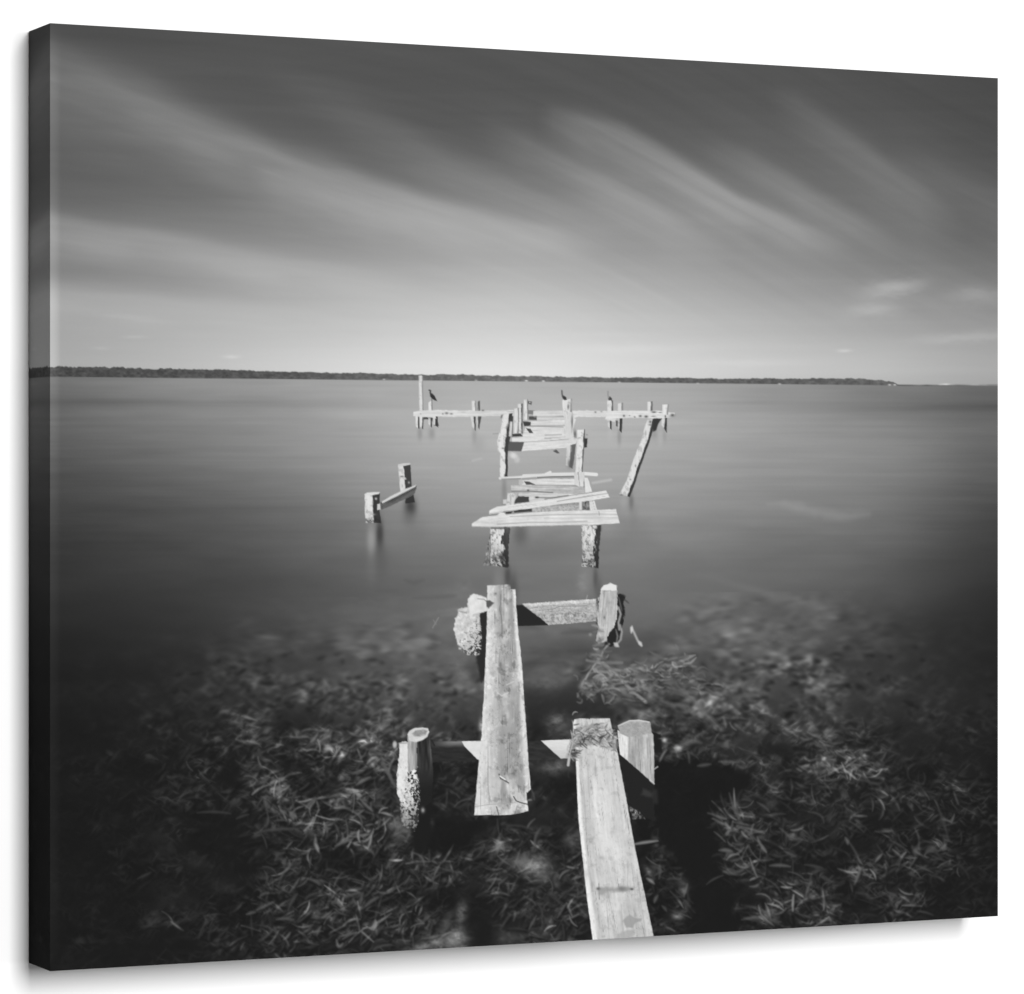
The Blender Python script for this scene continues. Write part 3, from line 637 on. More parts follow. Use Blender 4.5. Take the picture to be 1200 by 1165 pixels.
poly([(550.6, 702), (557, 696.4), (572, 701), (573, 716), (563, 718), (553, 722)], rough_tex(226, 16, 4, 6, 99), m, .8, .5)
stroke([(562, 702), (569, 702.6), (572, 705)], 1.2, 150, .8); stroke([(540, 716.4), (549, 718.6)], 1.6, 150, .7); blob(541, 715, 3, 1.4, 196, .7); blob(566, 713, 4, 3, 200, .6)
blob(548, 770, 9, 8, 110, .5, 0, 1, .8)
# right post
m = motif('printed_post', 'printed right post of the cross beam with torn weed hanging from it')
poly([(725, 696), (731, 697), (735, 700), (733, 706), (734, 716), (733, 727), (730, 740), (727, 755), (718, 758), (710, 754), (714, 744), (722, 734)], 40, 0, .7, 1.6, 3)
poly([(700.6, 704), (705, 698), (705, 745), (700.4, 730)], lambda X, Y: 110 + 200 * (fbm(X / 2, Y / 2.4, 103, 2) - .5), 0, .6, .6)
poly([(705.8, 691), (710, 685.6), (717.7, 684), (725, 685.8), (726, 703), (725.4, 722), (722, 736), (716, 742), (712.6, 752), (704, 756), (701, 752), (702.6, 735), (704, 711)], wood((716, 685), (710, 755), 184, 30, 26, 1.6), m, .5, 1.1)
poly([(706.4, 691.6), (710, 686), (717.7, 684.4), (724.8, 686), (725, 692), (716, 692.6)], 232, m, .6, .3)
stroke([(709, 693), (718, 692.4)], 1.0, 140, .6); blob(710.6, 724, 1.4, 2, 100, .8); blob(716, 730, 5, 6, 210, .5, 0, 1, .8)
for P, wd, v in (([(727, 712), (729.6, 720), (727, 730), (728, 738)], 2.2, 190), ([(729, 733), (731, 741), (729.6, 750), (725, 755)], 2, 175), ([(724, 738), (726, 746), (724.6, 754)], 1.6, 150),
                 ([(722, 754), (727, 758)], 5, 205), ([(727, 700), (729, 708), (731, 716)], 1.2, 120), ([(733, 702), (739, 707)], 1.2, 60), ([(729, 697), (735, 699)], 2.4, 44), ([(701, 711), (702.6, 720), (704, 734)], 1.8, 212),
                 ([(716, 755), (710, 761), (706, 770), (698, 781), (692, 789), (688, 797)], 1.9, 168), ([(690, 774), (700, 776), (716, 777), (731, 777)], 3.2, 122), ([(709, 778), (722, 788), (734, 801), (748, 814), (759, 823)], 3.4, 148),
                 ([(700, 787), (712, 788), (722, 785), (740, 788)], 3, 140), ([(697, 784), (702, 787)], 5, 150), ([(714, 788), (720, 792)], 3.4, 165), ([(742, 736), (745, 741), (750, 752), (754, 757)], 2.4, 190),
                 ([(743, 734), (742, 742)], 3.2, 215), ([(751, 752), (754, 756.6)], 4, 205), ([(790, 776), (796, 784)], 5, 172), ([(798, 776), (808, 771), (817, 768)], 4.4, 142), ([(800, 780), (812, 777), (818, 771)], 3, 150), ([(794, 756), (797, 762)], 3, 118),
                 ([(778, 789), (782, 793)], 4, 140), ([(764, 764), (774, 770), (788, 776)], 4, 100), ([(745, 797), (757, 800)], 5, 150), ([(747, 806), (759, 803)], 5, 128), ([(737, 792), (742, 790)], 3, 160),
                 ([(760, 786), (772, 787)], 4, 130)):
    stroke(P, wd, v, .85, 0, 1.1, len(P) < 4)
for x, y, rx, ry, v, o, a in ((686, 803, 5, 6, 140, .85, .6), (692, 812, 5, 10, 108, .8, -.8), (711, 797, 4.4, 3.6, 168, .9, .3), (720, 801, 3.6, 4.2, 180, .95, 0), (712, 806, 12, 5, 105, .6, -.2), (750, 784, 20, 7, 118, .7, -.05), (702, 768, 7, 10, 116, .6, .2), (704, 756, 5, 5, 140, .6, 0), (753, 800, 8, 5, 140, .7, 0), (694, 744, 2, 2, 150, .7, 0)):
    blob(x, y, rx, ry, v, o, a, 1.3, .8)

for cx_, cy_, sx_, sy_, n_, v0, v1 in ((750, 786, 26, 5, 60, 85, 160), (712, 799, 11, 8, 40, 80, 175), (690, 808, 6, 9, 24, 90, 150), (792, 776, 13, 6, 24, 85, 150), (703, 770, 5, 9, 24, 95, 150), (755, 803, 12, 5, 24, 80, 150), (775, 795, 18, 9, 30, 60, 115), (812, 800, 22, 12, 36, 66, 112), (736, 812, 22, 7, 20, 60, 110), (703, 745, 4, 8, 14, 120, 190)):
    for i in range(n_):
        x = cx_ + rng.normal(0, sx_); y = cy_ + rng.normal(0, sy_); a = rng.normal(0.25, .8); ln = 4 + 11 * rng.random(); cb = rng.normal(0, 3)
        P = bez((x, y), (x + math.cos(a) * ln * .5 - math.sin(a) * cb, y + math.sin(a) * ln * .35 + math.cos(a) * cb), (x + math.cos(a) * ln, y + math.sin(a) * ln * .7), 5)
        stroke(P, 1.1 + 1.7 * rng.random(), v0 + 8 + (v1 + 24 - v0) * rng.random() ** 1.5, .35 + .4 * rng.random(), 0, .9 + .8 * rng.random(), True)
        if rng.random() < .35: stroke(P + np.array([1, 2.4]), 2.4, 44, .4, 0, 1.4, True)
# ================================================================ SECTION front
# cross beam
m = motif('printed_beam', 'printed front cross beam half in shade')
poly([(506, 869.4), (545, 869), (566, 868.8), (566, 891.6), (540, 892), (508, 893.6)], lambda X, Y: 46 + 80 * (1 - sstep(870, 878, Y + (X - 540) * .02)) * sstep(500, 535, X) + 14 * (fbm(X / 8, Y / 2, 107, 2) - .5), m, .7, .4)
poly([(543, 869.2), (567, 868.8), (565, 891.6), (561, 890), (546, 874.6)], rough_tex(226, 8, 6, 3, 108), m, .5, .3)
poly([(618, 869.2), (672, 868), (672, 890), (618, 891.4)], lambda X, Y: 52 + 20 * (fbm(X / 8, Y / 2, 109, 2) - .5), m, .6, .3)
poly([(636, 868.4), (674, 866.8), (672, 889), (659.4, 889.6)], lambda X, Y: 224 - 20 * sstep(872, 888, Y) + 16 * (fbm(X / 9, Y / 1.5, 110, 3) - .5), m, .5, .3)
poly([(766, 858), (777, 861), (778, 882), (768, 883)], 34, m, .9, .6)
blob(781, 867.6, 2.6, 2.6, 200, .9); blob(777, 866, 3, 1, 110, .6)
# left front post
m = motif('printed_post', 'printed front left post with a hollow worn top')
poly([(484, 905), (510, 900), (511, 925), (508, 950), (507, 985), (500, 1000), (486, 998), (484, 960)], 32, 0, 3.5, 2)
blob(464.6, 873, 2.6, 4.4, 196, .95, 0, 2)
poly([(469.6, 871.4), (474, 869.4), (481, 870), (486, 880), (486, 905), (480, 942), (473, 945), (467.6, 930), (467, 905), (470, 885)], lambda X, Y: 232 + 34 * (fbm(X / 3, Y / 4, 111, 3) - .5) - 40 * sstep(.56, .75, fbm(X / 2.4, Y / 3, 112, 3)) * sstep(880, 915, Y), m, .6, 1.0)
poly([(479.6, 862), (484, 866), (494, 869), (503, 864), (505, 862), (508, 885), (510, 905), (508, 940), (490, 952), (482, 930), (480, 900)],
     lambda X, Y: np.where(X < 491 + 3 * (fbm(X / 2, Y / 8, 113, 2) - .5), 168 + 60 * (fbm(X / 1.6, Y / 12, 114, 3) - .5) - 30 * sstep(487, 491, X), 52 + 60 * (fbm(X / 2.6, Y / 20, 115, 2) - .5) * (1 - sstep(890, 915, Y)) + 26 * sstep(500, 507, X) * (1 - sstep(875, 900, Y))) * (1 - .3 * sstep(900, 930, Y)), m, .6, .5)
def barn2(X, Y):
    sp = speck(X, Y, 2.2, 117); t = sstep(475, 494, X + 7 * (fbm(X / 4, Y / 6, 119, 2) - .5))
    fade = sstep(928, 968, Y)
    k = sstep(-.14, .20, sp - (.26 + .32 * t + .1 * fade))
    return (k * (222 - 80 * fade) + (1 - k) * (48 + 10 * fade)) * (.78 + .44 * fbm(X / 2.6, Y / 3.4, 127, 2))
poly([(480, 906), (492, 900), (494, 930), (492, 965), (488, 974), (474, 968), (471, 944), (474, 938)], barn2, m, 1.0, 1.6, 3)
poly([(479.4, 861), (482, 856.6), (488, 853.6), (497, 852.8), (503.6, 854), (505, 858), (503, 864), (497, 868), (489, 870.6), (481.6, 868.6)], rough_tex(214, 14, 4, 3, 121), m, .6, .4)
poly([(485, 860), (489, 856.6), (497, 855.2), (503, 857), (501, 861), (494, 863.6), (487, 863)], rough_tex(150, 30, 3, 2, 123), m, 1.0, .4)
stroke([(489, 868), (494, 866.6), (498, 866)], 1.6, 230, .7); stroke([(470.6, 871.6), (479, 871.2)], 1.4, 130, .6); blob(488.6, 911.6, 2.4, 2.6, 240, .95, 0, 2); blob(497.6, 950, 2.2, 3, 190, .8); blob(494, 946, 1, 1, 40)
stroke([(508, 868), (511, 874)], 2, 40, .8)
stroke([(450, 895), (458, 908), (465, 922)], 3.5, 92, .7, 0, 1.2)

# central plank
m = motif('printed_plank', 'printed central plank with a notched far corner and split near end')
PL = [(573.3, 686.4), (600.1, 685.2), (600.4, 690.8), (606.4, 690.6), (606.8, 708.5), (610, 747), (611.7, 759.3), (614.5, 788), (617, 830), (620.2, 869.6), (621.8, 898), (624.2, 925), (619.2, 931), (620, 939), (621.2, 951), (606, 954.6), (592.5, 956), (575, 955.6), (557.8, 956), (558.6, 945), (560, 931), (563.2, 891.7), (566.4, 861.7), (568, 830), (568.8, 821), (570.8, 780), (572.9, 725)]
wf = wood((588, 686), (590, 956), 200, 11, 14, 1.9)
def central(X, Y):
    xl = np.interp(Y, [686, 725, 780, 830, 862, 892, 931, 956], [573.3, 572.9, 570.8, 568, 566.4, 563.2, 560, 557.7])
    xr = np.interp(Y, [686, 747, 788, 830, 870, 925, 956], [606, 610, 614.5, 617, 620.2, 624, 621])
    s = (X - xl) / (xr - xl)
    b = fbm(X / 11, Y / 20, 131, 3); sp = fbm(X / 5.5, Y / 7.5, 133, 4); f = fbm((X * .8 + Y * .6) / 1.9, (Y * .8 - X * .6) / 2.4, 135, 3)
    v = wf(X, Y) + 22 * (1 - sstep(.0, .32, s)) + 24 * sstep(.86, .96, s)
    v -= 38 * sstep(.28, .48, s) * (1 - sstep(.84, .93, s)) * sstep(.30, .62, b + .18 * np.exp(-((Y - 855) / 34) ** 2) + .1 * np.exp(-((Y - 745) / 40) ** 2))
    v -= 34 * sstep(.56, .74, sp) * (0.4 + 0.6 * sstep(.2, .4, s)) + 26 * sstep(.58, .8, f) * sstep(.4, .6, fbm(X / 12, Y / 14, 139, 2))
    v += 16 * sstep(.6, .75, fbm(X / 4, Y / 5, 137, 3))
    v += 12 * sstep(940, 944, Y + (X - 590) * .08)
    return v
poly(PL, central, m, .5, .45, 4)
for P, wd, v, o in (([(589, 697), (589, 706), (587.6, 714), (590, 724), (590.6, 742)], 1.0, 118, .75), ([(588, 764), (587, 776), (588.6, 786), (590, 800)], .8, 140, .7), ([(587, 908), (589, 913), (592, 914), (598, 918)], 1.6, 70, .8), ([(588, 910), (594, 914)], 1.6, 245, .9),
                    ([(604, 934), (607, 939), (612, 941), (620, 943)], 1.3, 70, .9), ([(584, 946), (586.6, 955.6)], 1.1, 84, .85), ([(608, 945), (606, 953)], .9, 110, .7), ([(576, 933), (577, 940)], .7, 140, .7), ([(586, 930), (588, 941)], .7, 150, .7), ([(594, 932), (595, 941)], .7, 150, .7), ([(600, 928), (599, 941)], .8, 140, .7), ([(609, 920), (610, 929)], .9, 120, .7),
                    ([(559, 946), (575, 943.4), (600, 941.6), (606, 941)], .9, 160, .7), ([(583, 895), (590, 900), (598, 892), (602, 880)], 1.1, 165, .6), ([(616, 826), (618, 829)], 1.2, 120, .6), ([(585, 812), (590, 816), (598, 812)], 1.4, 228, .6), ([(596, 803), (604, 799)], 1.4, 225, .6)):
    stroke(P, wd, v, o)
for x, y, rx, ry, v, o in ((580, 697, 3, 2.2, 130, .7), (583, 696, 1.4, 1.4, 95, .6), (606, 865, 4, 8, 170, .5), (596, 856, 8, 6, 165, .5), (608, 908, 4, 4, 150, .6), (571, 918, 3, 5, 165, .6), (590, 888, 4, 9, 172, .6), (578, 730, 3, 4, 180, .5), (580, 790, 3, 3, 165, .5), (592, 820, 7, 5, 172, .5), (566, 850, 3, 9, 236, .4), (572, 885, 4, 20, 225, .4), (589, 835, 12, 6, 178, .35)):
    blob(x, y, rx, ry, v, o, 0, 1, 1.0)
poly([(571.6, 704), (576, 703.6), (581, 706.8), (578, 710), (574.6, 713.4), (572.2, 711)], 92, 0, .8, .4)
poly([(619.4, 929.6), (624.4, 927), (624.6, 936), (620, 938)], 40, 0, .6, .5)

# right front post
m = motif('printed_post', 'printed thick front right post with a slanting shadow edge')
poly([(727, 880), (740, 890), (769, 918), (769, 962), (748, 956), (738, 935)], 38, m, .8, .8)
wp = wood((748, 850), (752, 920), 182, 30, 18, 2.0)
poly([(726, 856), (738, 863), (766, 859), (768.2, 862), (769, 890), (769, 919.5), (729, 884.6), (727, 870)], lambda X, Y: wp(X, Y) + 46 * (1 - sstep(737, 739.6, X)) - 20 * np.exp(-((X - 746) / 4) ** 2) + 14 * np.exp(-((X - 757) / 3) ** 2), m, .5, .4)
poly([(726, 851), (732, 847.6), (740.3, 844.6), (751.4, 844), (760, 845.4), (764.6, 847), (766, 860), (752, 862.6), (738, 864), (729, 860)], lambda X, Y: 168 + 40 * (fbm(X / 2, Y / 1.8, 141, 3) - .5) + 18 * sstep(848, 845, Y), m, .6, .3)
stroke([(727, 851), (740, 845), (751, 844.4), (763, 846.6)], 1.3, 222, .8); blob(760, 862.6, 2.6, 3, 222, .7); stroke([(766, 903.6), (773, 899)], 1.4, 190, .9); stroke([(764, 915), (768.6, 919)], 2, 225, .6)
poly([(739, 945), (750, 950), (758, 960), (744, 961)], lambda X, Y: 88 + 200 * (fbm(X / 1.8, Y / 2.4, 143, 2) - .5), 0, .8, .8)
poly([(756, 925), (768, 930), (766, 935), (754, 932)], 58, 0, 2.5, 1); stroke([(770, 928), (771, 940)], 5, 62, .5, 0, 2)
stroke([(745, 990), (758, 988), (773, 986)], 3.0, 138, .8, 0, 1.2, True)

# front plank
m = motif('printed_plank', 'printed near pale plank running off the bottom edge')
PR = [(674, 847), (675.4, 843.6), (682, 842.4), (692, 842.6), (693, 843.4), (694, 842.4), (717, 842.2), (719.7, 856), (725.8, 882), (736.4, 937.7), (740.3, 960), (747.5, 1000), (757, 1048), (767.6, 1106), (695.4, 1110), (690, 1060), (684.2, 1000), (680, 960), (676.4, 882), (673.8, 860)]
wq = wood((697, 842), (730, 1100), 204, 16, 14, 2.3)
def near(X, Y):
    xl = np.interp(Y, [842, 882, 960, 1000, 1100], [674, 676.3, 680, 684.1, 694.6]); xr = np.interp(Y, [842, 882, 960, 1000, 1048, 1100], [717, 725.8, 740.3, 747.5, 757, 766.6])
    s = (X - xl) / (xr - xl)
    v = wq(X, Y) + 6
    v += 30 * (1 - sstep(.05, .10, s)) - 16 * np.exp(-((s - .12) / .04) ** 2)
    v += 14 * np.exp(-((s - .45) / .16) ** 2 - ((Y - 960) / 60) ** 2)
    v -= 14 * sstep(.6, .72, fbm(X / 6, Y / 6, 151, 3)) + 20 * sstep(.66, .8, fbm((X * .9 + Y * .4) / 1.8, (Y * .9 - X * .4) / 2.6, 153, 3)) * sstep(.4, .6, fbm(X / 12, Y / 16, 155, 2))
    v -= 10 * sstep(1055, 1075, Y) * sstep(.3, .4, s)
    return v
poly(PR, near, m, .5, .3, 4)
poly([(703, 1040), (722, 1040.6), (738, 1039), (744, 1041), (743, 1044), (730, 1045.6), (712, 1046), (706, 1050), (703, 1049)], 148, 0, 2.2, 1, 4, .75)
blob(730, 1042, 5, 3, 112, .7); blob(742, 1042.4, 2, 1.1, 74, .9); blob(702.6, 1042, 2.4, 1.8, 80, .9); stroke([(703.4, 1036), (703.6, 1054)], .9, 110, .7); stroke([(704, 1045), (712, 1052)], 5, 170, .4, 0, 2)
poly([(731, 1079), (735, 1074), (740, 1072.6), (745, 1076), (753, 1077), (751, 1080), (745, 1082), (742, 1088), (734, 1087)], 160, 0, .9, .8, 4, .85)
poly([(723, 1096), (729, 1092), (736, 1090), (743, 1090), (742, 1099), (722, 1100)], 172, 0, 1.2, .8, 4, .75)
for x, y, rx, ry, v, o in ((694, 983.6, 5, 1.6, 170, .6), (720, 976, 3, 2.4, 160, .5), (706, 1006, 4, 2.4, 172, .6), (722, 1012, 2, 4, 176, .6), (736, 986, 5, 6, 188, .5), (700, 903, 2, 5, 160, .6), (690, 1024, 4, 9, 184, .4), (740, 1062, 6, 10, 182, .5), (703, 1075, 2, 14, 180, .5), (724, 1066, 5, 18, 234, .5), (704, 929, 8, 3, 236, .5), (715, 960, 9, 12, 232, .4), (710, 985, 8, 9, 236, .4), (725, 1000, 9, 9, 234, .5)):
    blob(x, y, rx, ry, v, o, 0, 1, .9)
for P in ([(738, 1010), (737, 1040)], [(742, 1012), (746, 1050)], [(729, 1060), (731, 1098)], [(712, 1056), (714, 1100)], [(754, 1070), (757, 1098)], [(691, 900), (694, 960)], [(700, 890), (700, 910)], [(686, 920), (690, 985)]):
    stroke(P, .9, 172, .6)
# heap of weed on the near plank
mw = motif('printed_weed_heap', 'printed tangle of dry weed across the near plank')
poly([(672, 866), (678, 854), (690, 851), (702, 848), (714, 852), (722, 858), (727, 868), (725, 880), (714, 878), (700, 874), (690, 874), (680, 873), (676, 880), (670, 890), (667, 888)], 140, mw, 1.5, 2.5, 4, .75)
for i in range(190):
    t = rng.random(); x = 671 + 50 * t; y = 864 + rng.normal(0, 6.0) + 5 * (t - .5)
    if rng.random() < .13: x = 670 + rng.normal(0, 2.0); y = 874 + rng.random() * 16
    a = rng.normal(-0.3, .7); ln = 5 + 9 * rng.random(); cb = rng.normal(0, 2.2)
    P = bez((x, y), (x + math.cos(a) * ln * .5 - math.sin(a) * cb, y + math.sin(a) * ln * .5 + math.cos(a) * cb), (x + math.cos(a) * ln, y + math.sin(a) * ln), 5)
    v = rng.choice([56, 80, 110, 150, 200, 222, 176], p=[.13, .17, .13, .12, .18, .12, .15])
    stroke(P, 1.0 + 1.1 * rng.random(), v, .75, 0, .7, True)
stroke([(669, 890), (668, 897)], 3.2, 205, .9, 0, .8); stroke([(674, 868), (671, 880), (669, 888)], 1.4, 190, .8)

V[:] = V + 2.2 * (fbm(XX / 1.3, YY / 1.3, 601, 2) - 0.5)
V[:] = np.clip(V, 26, 247)

# ------------------------------------------------ ink values -> reflectance
ELEV = 1.64                                               # the wall lights the face with about this
def ink_of(v):
    s = v / 255.0
    lin = np.where(s <= 0.04045, s / 12.92, ((s + 0.055) / 1.055) ** 2.4)
    return np.clip(lin / ELEV, 0.001, 0.85).astype(np.float32)
INK = ink_of(V)

# ---------------------------------------------------------------- materials
def principled(name, base, rough=0.8, spec=0.1):
    m = bpy.data.materials.new(name); m.use_nodes = True
    b = m.node_tree.nodes['Principled BSDF']
    b.inputs['Base Color'].default_value = (*base, 1); b.inputs['Roughness'].default_value = rough
    b.inputs['Specular IOR Level'].default_value = spec
    return m, m.node_tree, b
def weave(nt, b, strength=0.06):
    tc = nt.nodes.new('ShaderNodeTexCoord')
    w1 = nt.nodes.new('ShaderNodeTexNoise'); w1.inputs['Scale'].default_value = 900; w1.inputs['Detail'].default_value = 2
    bu = nt.nodes.new('ShaderNodeBump'); bu.inputs['Strength'].default_value = strength; bu.inputs['Distance'].default_value = 0.0004
    nt.links.new(tc.outputs['Object'], w1.inputs['Vector']); nt.links.new(w1.outputs['Fac'], bu.inputs['Height'])
    nt.links.new(bu.outputs['Normal'], b.inputs['Normal'])
m_print, nt, b = principled('printed canvas', (0.5, 0.5, 0.5), 0.9, 0.02)
at = nt.nodes.new('ShaderNodeAttribute'); at.attribute_name = 'ink'
tint = nt.nodes.new('ShaderNodeMix'); tint.data_type = 'RGBA'; tint.blend_type = 'MULTIPLY'
tint.inputs[0].default_value = 1.0; tint.inputs[7].default_value = (1.0, 1.0, 0.993, 1)
nt.links.new(at.outputs['Color'], tint.inputs[6]); nt.links.new(tint.outputs[2], b.inputs['Base Color'])
weave(nt, b)
m_raw, nt, b = principled('raw canvas', (0.62, 0.58, 0.50), 0.9, 0.1); weave(nt, b, 0.3)
m_pine, nt, b = principled('pine', (0.55, 0.40, 0.24), 0.6, 0.3)
n = nt.nodes.new('ShaderNodeTexNoise'); n.inputs['Scale'].default_value = 30; cr = nt.nodes.new('ShaderNodeValToRGB')
cr.color_ramp.elements[0].color = (0.42, 0.29, 0.16, 1); cr.color_ramp.elements[1].color = (0.62, 0.47, 0.30, 1)
nt.links.new(n.outputs['Fac'], cr.inputs['Fac']); nt.links.new(cr.outputs['Color'], b.inputs['Base Color'])
m_wall, nt, b = principled('white wall paint', (0.77, 0.77, 0.77), 0.9, 0.1)
n = nt.nodes.new('ShaderNodeTexNoise'); n.inputs['Scale'].default_value = 250; bu = nt.nodes.new('ShaderNodeBump'); bu.inputs['Strength'].default_value = 0.02
nt.links.new(n.outputs['Fac'], bu.inputs['Height']); nt.links.new(bu.outputs['Normal'], b.inputs['Normal'])

# ------------------------------------------------------------------- meshes
# local frame of the print: x along the width, y into the wall, z up; origin at the bottom centre of its back
BACKC = (BL + BR) / 2 - NRM * DEPTH
root = bpy.data.objects.new('canvas_print', None); col.objects.link(root)
root.location = BACKC; root.rotation_euler = (0, 0, math.atan2(U[1], U[0]))
root.empty_display_size = 0.1
root['label'] = 'thick gallery wrapped canvas print of a broken wooden pier in still grey water'
root['category'] = 'canvas print'
def link(name, me, parent, label=None):
    o = bpy.data.objects.new(name, me); col.objects.link(o); o.parent = parent
    if label: o['label'] = label
    return o
def grid_mesh(name, co, quads, ink, mat):
    me = bpy.data.meshes.new(name)
    me.vertices.add(len(co)); me.vertices.foreach_set('co', np.ascontiguousarray(co, np.float32).ravel())
    nq = len(quads)
    me.loops.add(nq * 4); me.loops.foreach_set('vertex_index', np.ascontiguousarray(quads, np.int32).ravel())
    me.polygons.add(nq); me.polygons.foreach_set('loop_start', np.arange(0, nq * 4, 4, dtype=np.int32))
    me.update(calc_edges=True)
    if ink is not None:
        a = me.attributes.new('ink', 'FLOAT_COLOR', 'POINT')
        c = np.ones((len(co), 4), np.float32); c[:, :3] = ink[:, None]
        a.data.foreach_set('color', c.ravel())
    me.materials.append(mat)
    return me
# the face: dips inside its edges; made-up left lip, shaped to catch light
LX, LZ = np.meshgrid(uu - W / 2, H - vv)
LIP, LW = 0.0027, 0.0074
corner = (1 - np.clip(1 - vv / 0.07, 0, 1) ** 2) * (1 - np.clip(1 - (H - vv) / 0.07, 0, 1) ** 2)
dl = np.clip(1 - uu / LW, 0, 1) ** 2
far_r = 1 - np.clip(1 - (W - uu) / 0.09, 0, 1) ** 2
dip = LIP * (1 - dl[None, :]) * corner[:, None] * far_r[None, :]
LYf = -DEPTH + dip
CO = np.stack([LX, LYf, LZ], -1).reshape(-1, 3)
idx = np.arange(NX * NY).reshape(NY, NX)
Q = np.stack([idx[:-1, :-1], idx[1:, :-1], idx[1:, 1:], idx[:-1, 1:]], -1).reshape(-1, 4)
fid = ID[:-1, :-1].reshape(-1)
pic = bpy.data.objects.new('printed_picture', None); col.objects.link(pic); pic.parent = root
pic['label'] = 'black and white long exposure photograph printed on the front'
inkf = INK.reshape(-1)
for k, (nm, lb) in enumerate(NAMES, 1):
    q = Q[fid == k]
    if len(q) == 0:
        print('empty motif', nm, lb); continue
    used, inv = np.unique(q, return_inverse=True)
    me = grid_mesh(nm, CO[used], inv.reshape(-1, 4), inkf[used], m_print)
    link(nm, me, pic, lb)

# wraps: the picture runs mirrored round the edges
def wrap(pts_front, ink_line, inward, nd=30):
    """strip from the front edge back to the wall; ink_line[k] = ink at depth step k"""
    n = len(pts_front)
    co = np.concatenate([pts_front + np.array([0, DEPTH * k / nd, 0]) * 1.0 for k in range(nd + 1)], 0)
    # last row ends exactly at the back
    for k in range(nd + 1):
        co[k * n:(k + 1) * n, 1] = pts_front[:, 1] * (1 - k / nd)
    ink = np.concatenate(ink_line, 0)
    i = np.arange(n * (nd + 1)).reshape(nd + 1, n)
    q = np.stack([i[:-1, :-1], i[:-1, 1:], i[1:, 1:], i[1:, :-1]], -1).reshape(-1, 4)
    if inward: q = q[:, ::-1]
    return grid_mesh('side_wrap', co, q, ink, m_print)
nd = 30
G = CO.reshape(NY, NX, 3)
stepx = [int(round(k * DEPTH / nd / W * (NX - 1))) for k in range(nd + 1)]
stepy = [int(round(k * DEPTH / nd / H * (NY - 1))) for k in range(nd + 1)]
link('side_wrap', wrap(G[:, 0], [INK[:, s] for s in stepx], False), root, 'shaded side with the picture mirrored round the edge')
link('side_wrap', wrap(G[:, -1], [INK[:, NX - 1 - s] for s in stepx], True), root)
link('side_wrap', wrap(G[0], [INK[s] for s in stepy], True), root)
link('side_wrap', wrap(G[-1], [INK[NY - 1 - s] for s in stepy], False), root)
# stretcher bars and folded-over canvas behind
def box(name, x0, x1, y0, y1, z0, z1, mat, parent, bevel=0.0008):
    co = np.array([(x, y, z) for x in (x0, x1) for y in (y0, y1) for z in (z0, z1)], np.float32)
    q = np.array([(0, 1, 3, 2), (4, 6, 7, 5), (0, 4, 5, 1), (2, 3, 7, 6), (0, 2, 6, 4), (1, 5, 7, 3)], np.int32)
    me = grid_mesh(name, co, q, None, mat)
    o = link(name, me, parent)
    bv = o.modifiers.new('bevel', 'BEVEL'); bv.width = bevel; bv.segments = 2
    return o
e = 0.001; bw = 0.038
y0, y1 = -DEPTH + 0.006, -0.0015
box('stretcher_bar', -W / 2 + e, -W / 2 + bw, y0, y1, e, H - e, m_pine, root)
box('stretcher_bar', W / 2 - bw, W / 2 - e, y0, y1, e, H - e, m_pine, root)
box('stretcher_bar', -W / 2 + bw + .0005, W / 2 - bw - .0005, y0, y1, H - bw, H - e, m_pine, root)
box('stretcher_bar', -W / 2 + bw + .0005, W / 2 - bw - .0005, y0, y1, e, bw, m_pine, root)
box('canvas_backing', -W / 2 + bw, W / 2 - bw, -DEPTH + 0.0035, -DEPTH + 0.0045, bw, H - bw, m_raw, root, 0.0001)

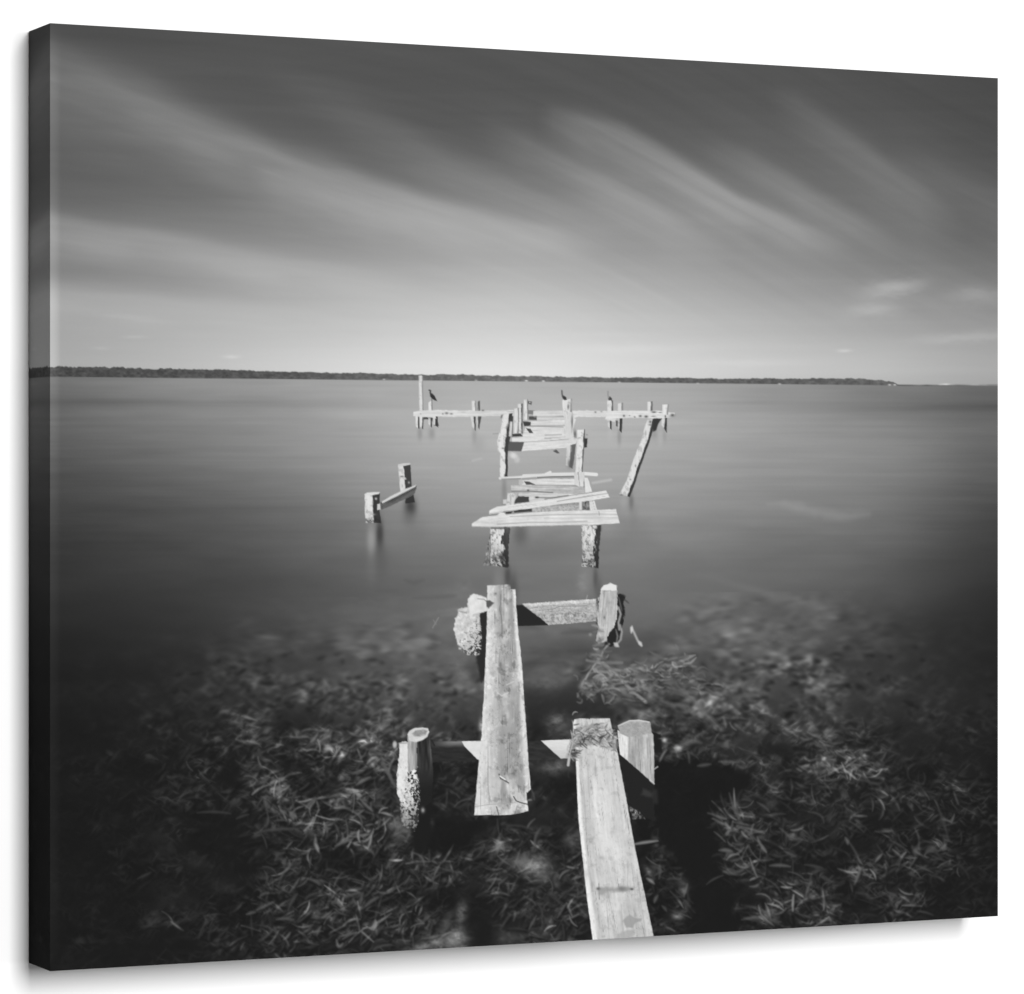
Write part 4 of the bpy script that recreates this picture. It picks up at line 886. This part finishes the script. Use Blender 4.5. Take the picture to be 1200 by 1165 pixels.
# ---------------------------------------------------------------------- wall
wc = CEN - NRM * (DEPTH + 0.0012)
wm = bpy.data.meshes.new('wall')
def wp3(a, b_, d): return tuple(wc + U * a + UP * b_ - NRM * d)
vs = [wp3(a, b_, d) for a in (-5, 5) for d in (0, 0.12) for b_ in (-2.2, 2.6)]
wm.from_pydata(vs, [], [(0, 4, 5, 1), (2, 3, 7, 6), (0, 1, 3, 2), (4, 6, 7, 5), (0, 2, 6, 4), (1, 5, 7, 3)]); wm.update()
wm.materials.append(m_wall)
wall = bpy.data.objects.new('wall', wm); col.objects.link(wall); wall['kind'] = 'structure'
wall['label'] = 'plain white wall behind the print'

# -------------------------------------------------------------------- lights
wd = bpy.data.worlds.new('World'); scene.world = wd; wd.use_nodes = True
bg = wd.node_tree.nodes['Background']; bg.inputs[0].default_value = (1, 1, 1, 1); bg.inputs[1].default_value = 0.12
def area(name, a, u, d, size, power, target=None, size_y=None):
    L = bpy.data.lights.new(name, 'AREA'); L.energy = power; L.size = size
    L.shape = 'RECTANGLE' if size_y else 'SQUARE'
    if size_y: L.size_y = size_y
    o = bpy.data.objects.new(name, L); col.objects.link(o)
    p = CEN + U * a + UP * u + NRM * d
    o.location = p
    o.rotation_euler = (Vector(CEN) - Vector(p)).to_track_quat('-Z', 'Y').to_euler()
    return o
area('softbox_lamp', 0.18, 1.05, 4.2, 1.4, 258, size_y=2.1)
area('added_edge_light', 12.0, 0.0, 1.9, 2.0, 2000, size_y=3.0)  # added grazing light, only there to brighten the left lip

# -------------------------------------------------------------------- camera
cam = bpy.data.cameras.new('camera'); co_ = bpy.data.objects.new('camera', cam); col.objects.link(co_)
cam.sensor_fit = 'HORIZONTAL'; cam.sensor_width = 36.0; cam.lens = 36.0 * F / 1200.0
cam.clip_start = 0.05; cam.clip_end = 100
co_.location = (0, 0, 0); co_.rotation_euler = (math.radians(90), 0, 0)
scene.camera = co_
scene.render.resolution_x = 1024; scene.render.resolution_y = 994
vs_ = scene.view_settings
vs_.view_transform = 'Standard'; vs_.look = 'None'; vs_.exposure = 0; vs_.gamma = 1; vs_.use_curve_mapping = False
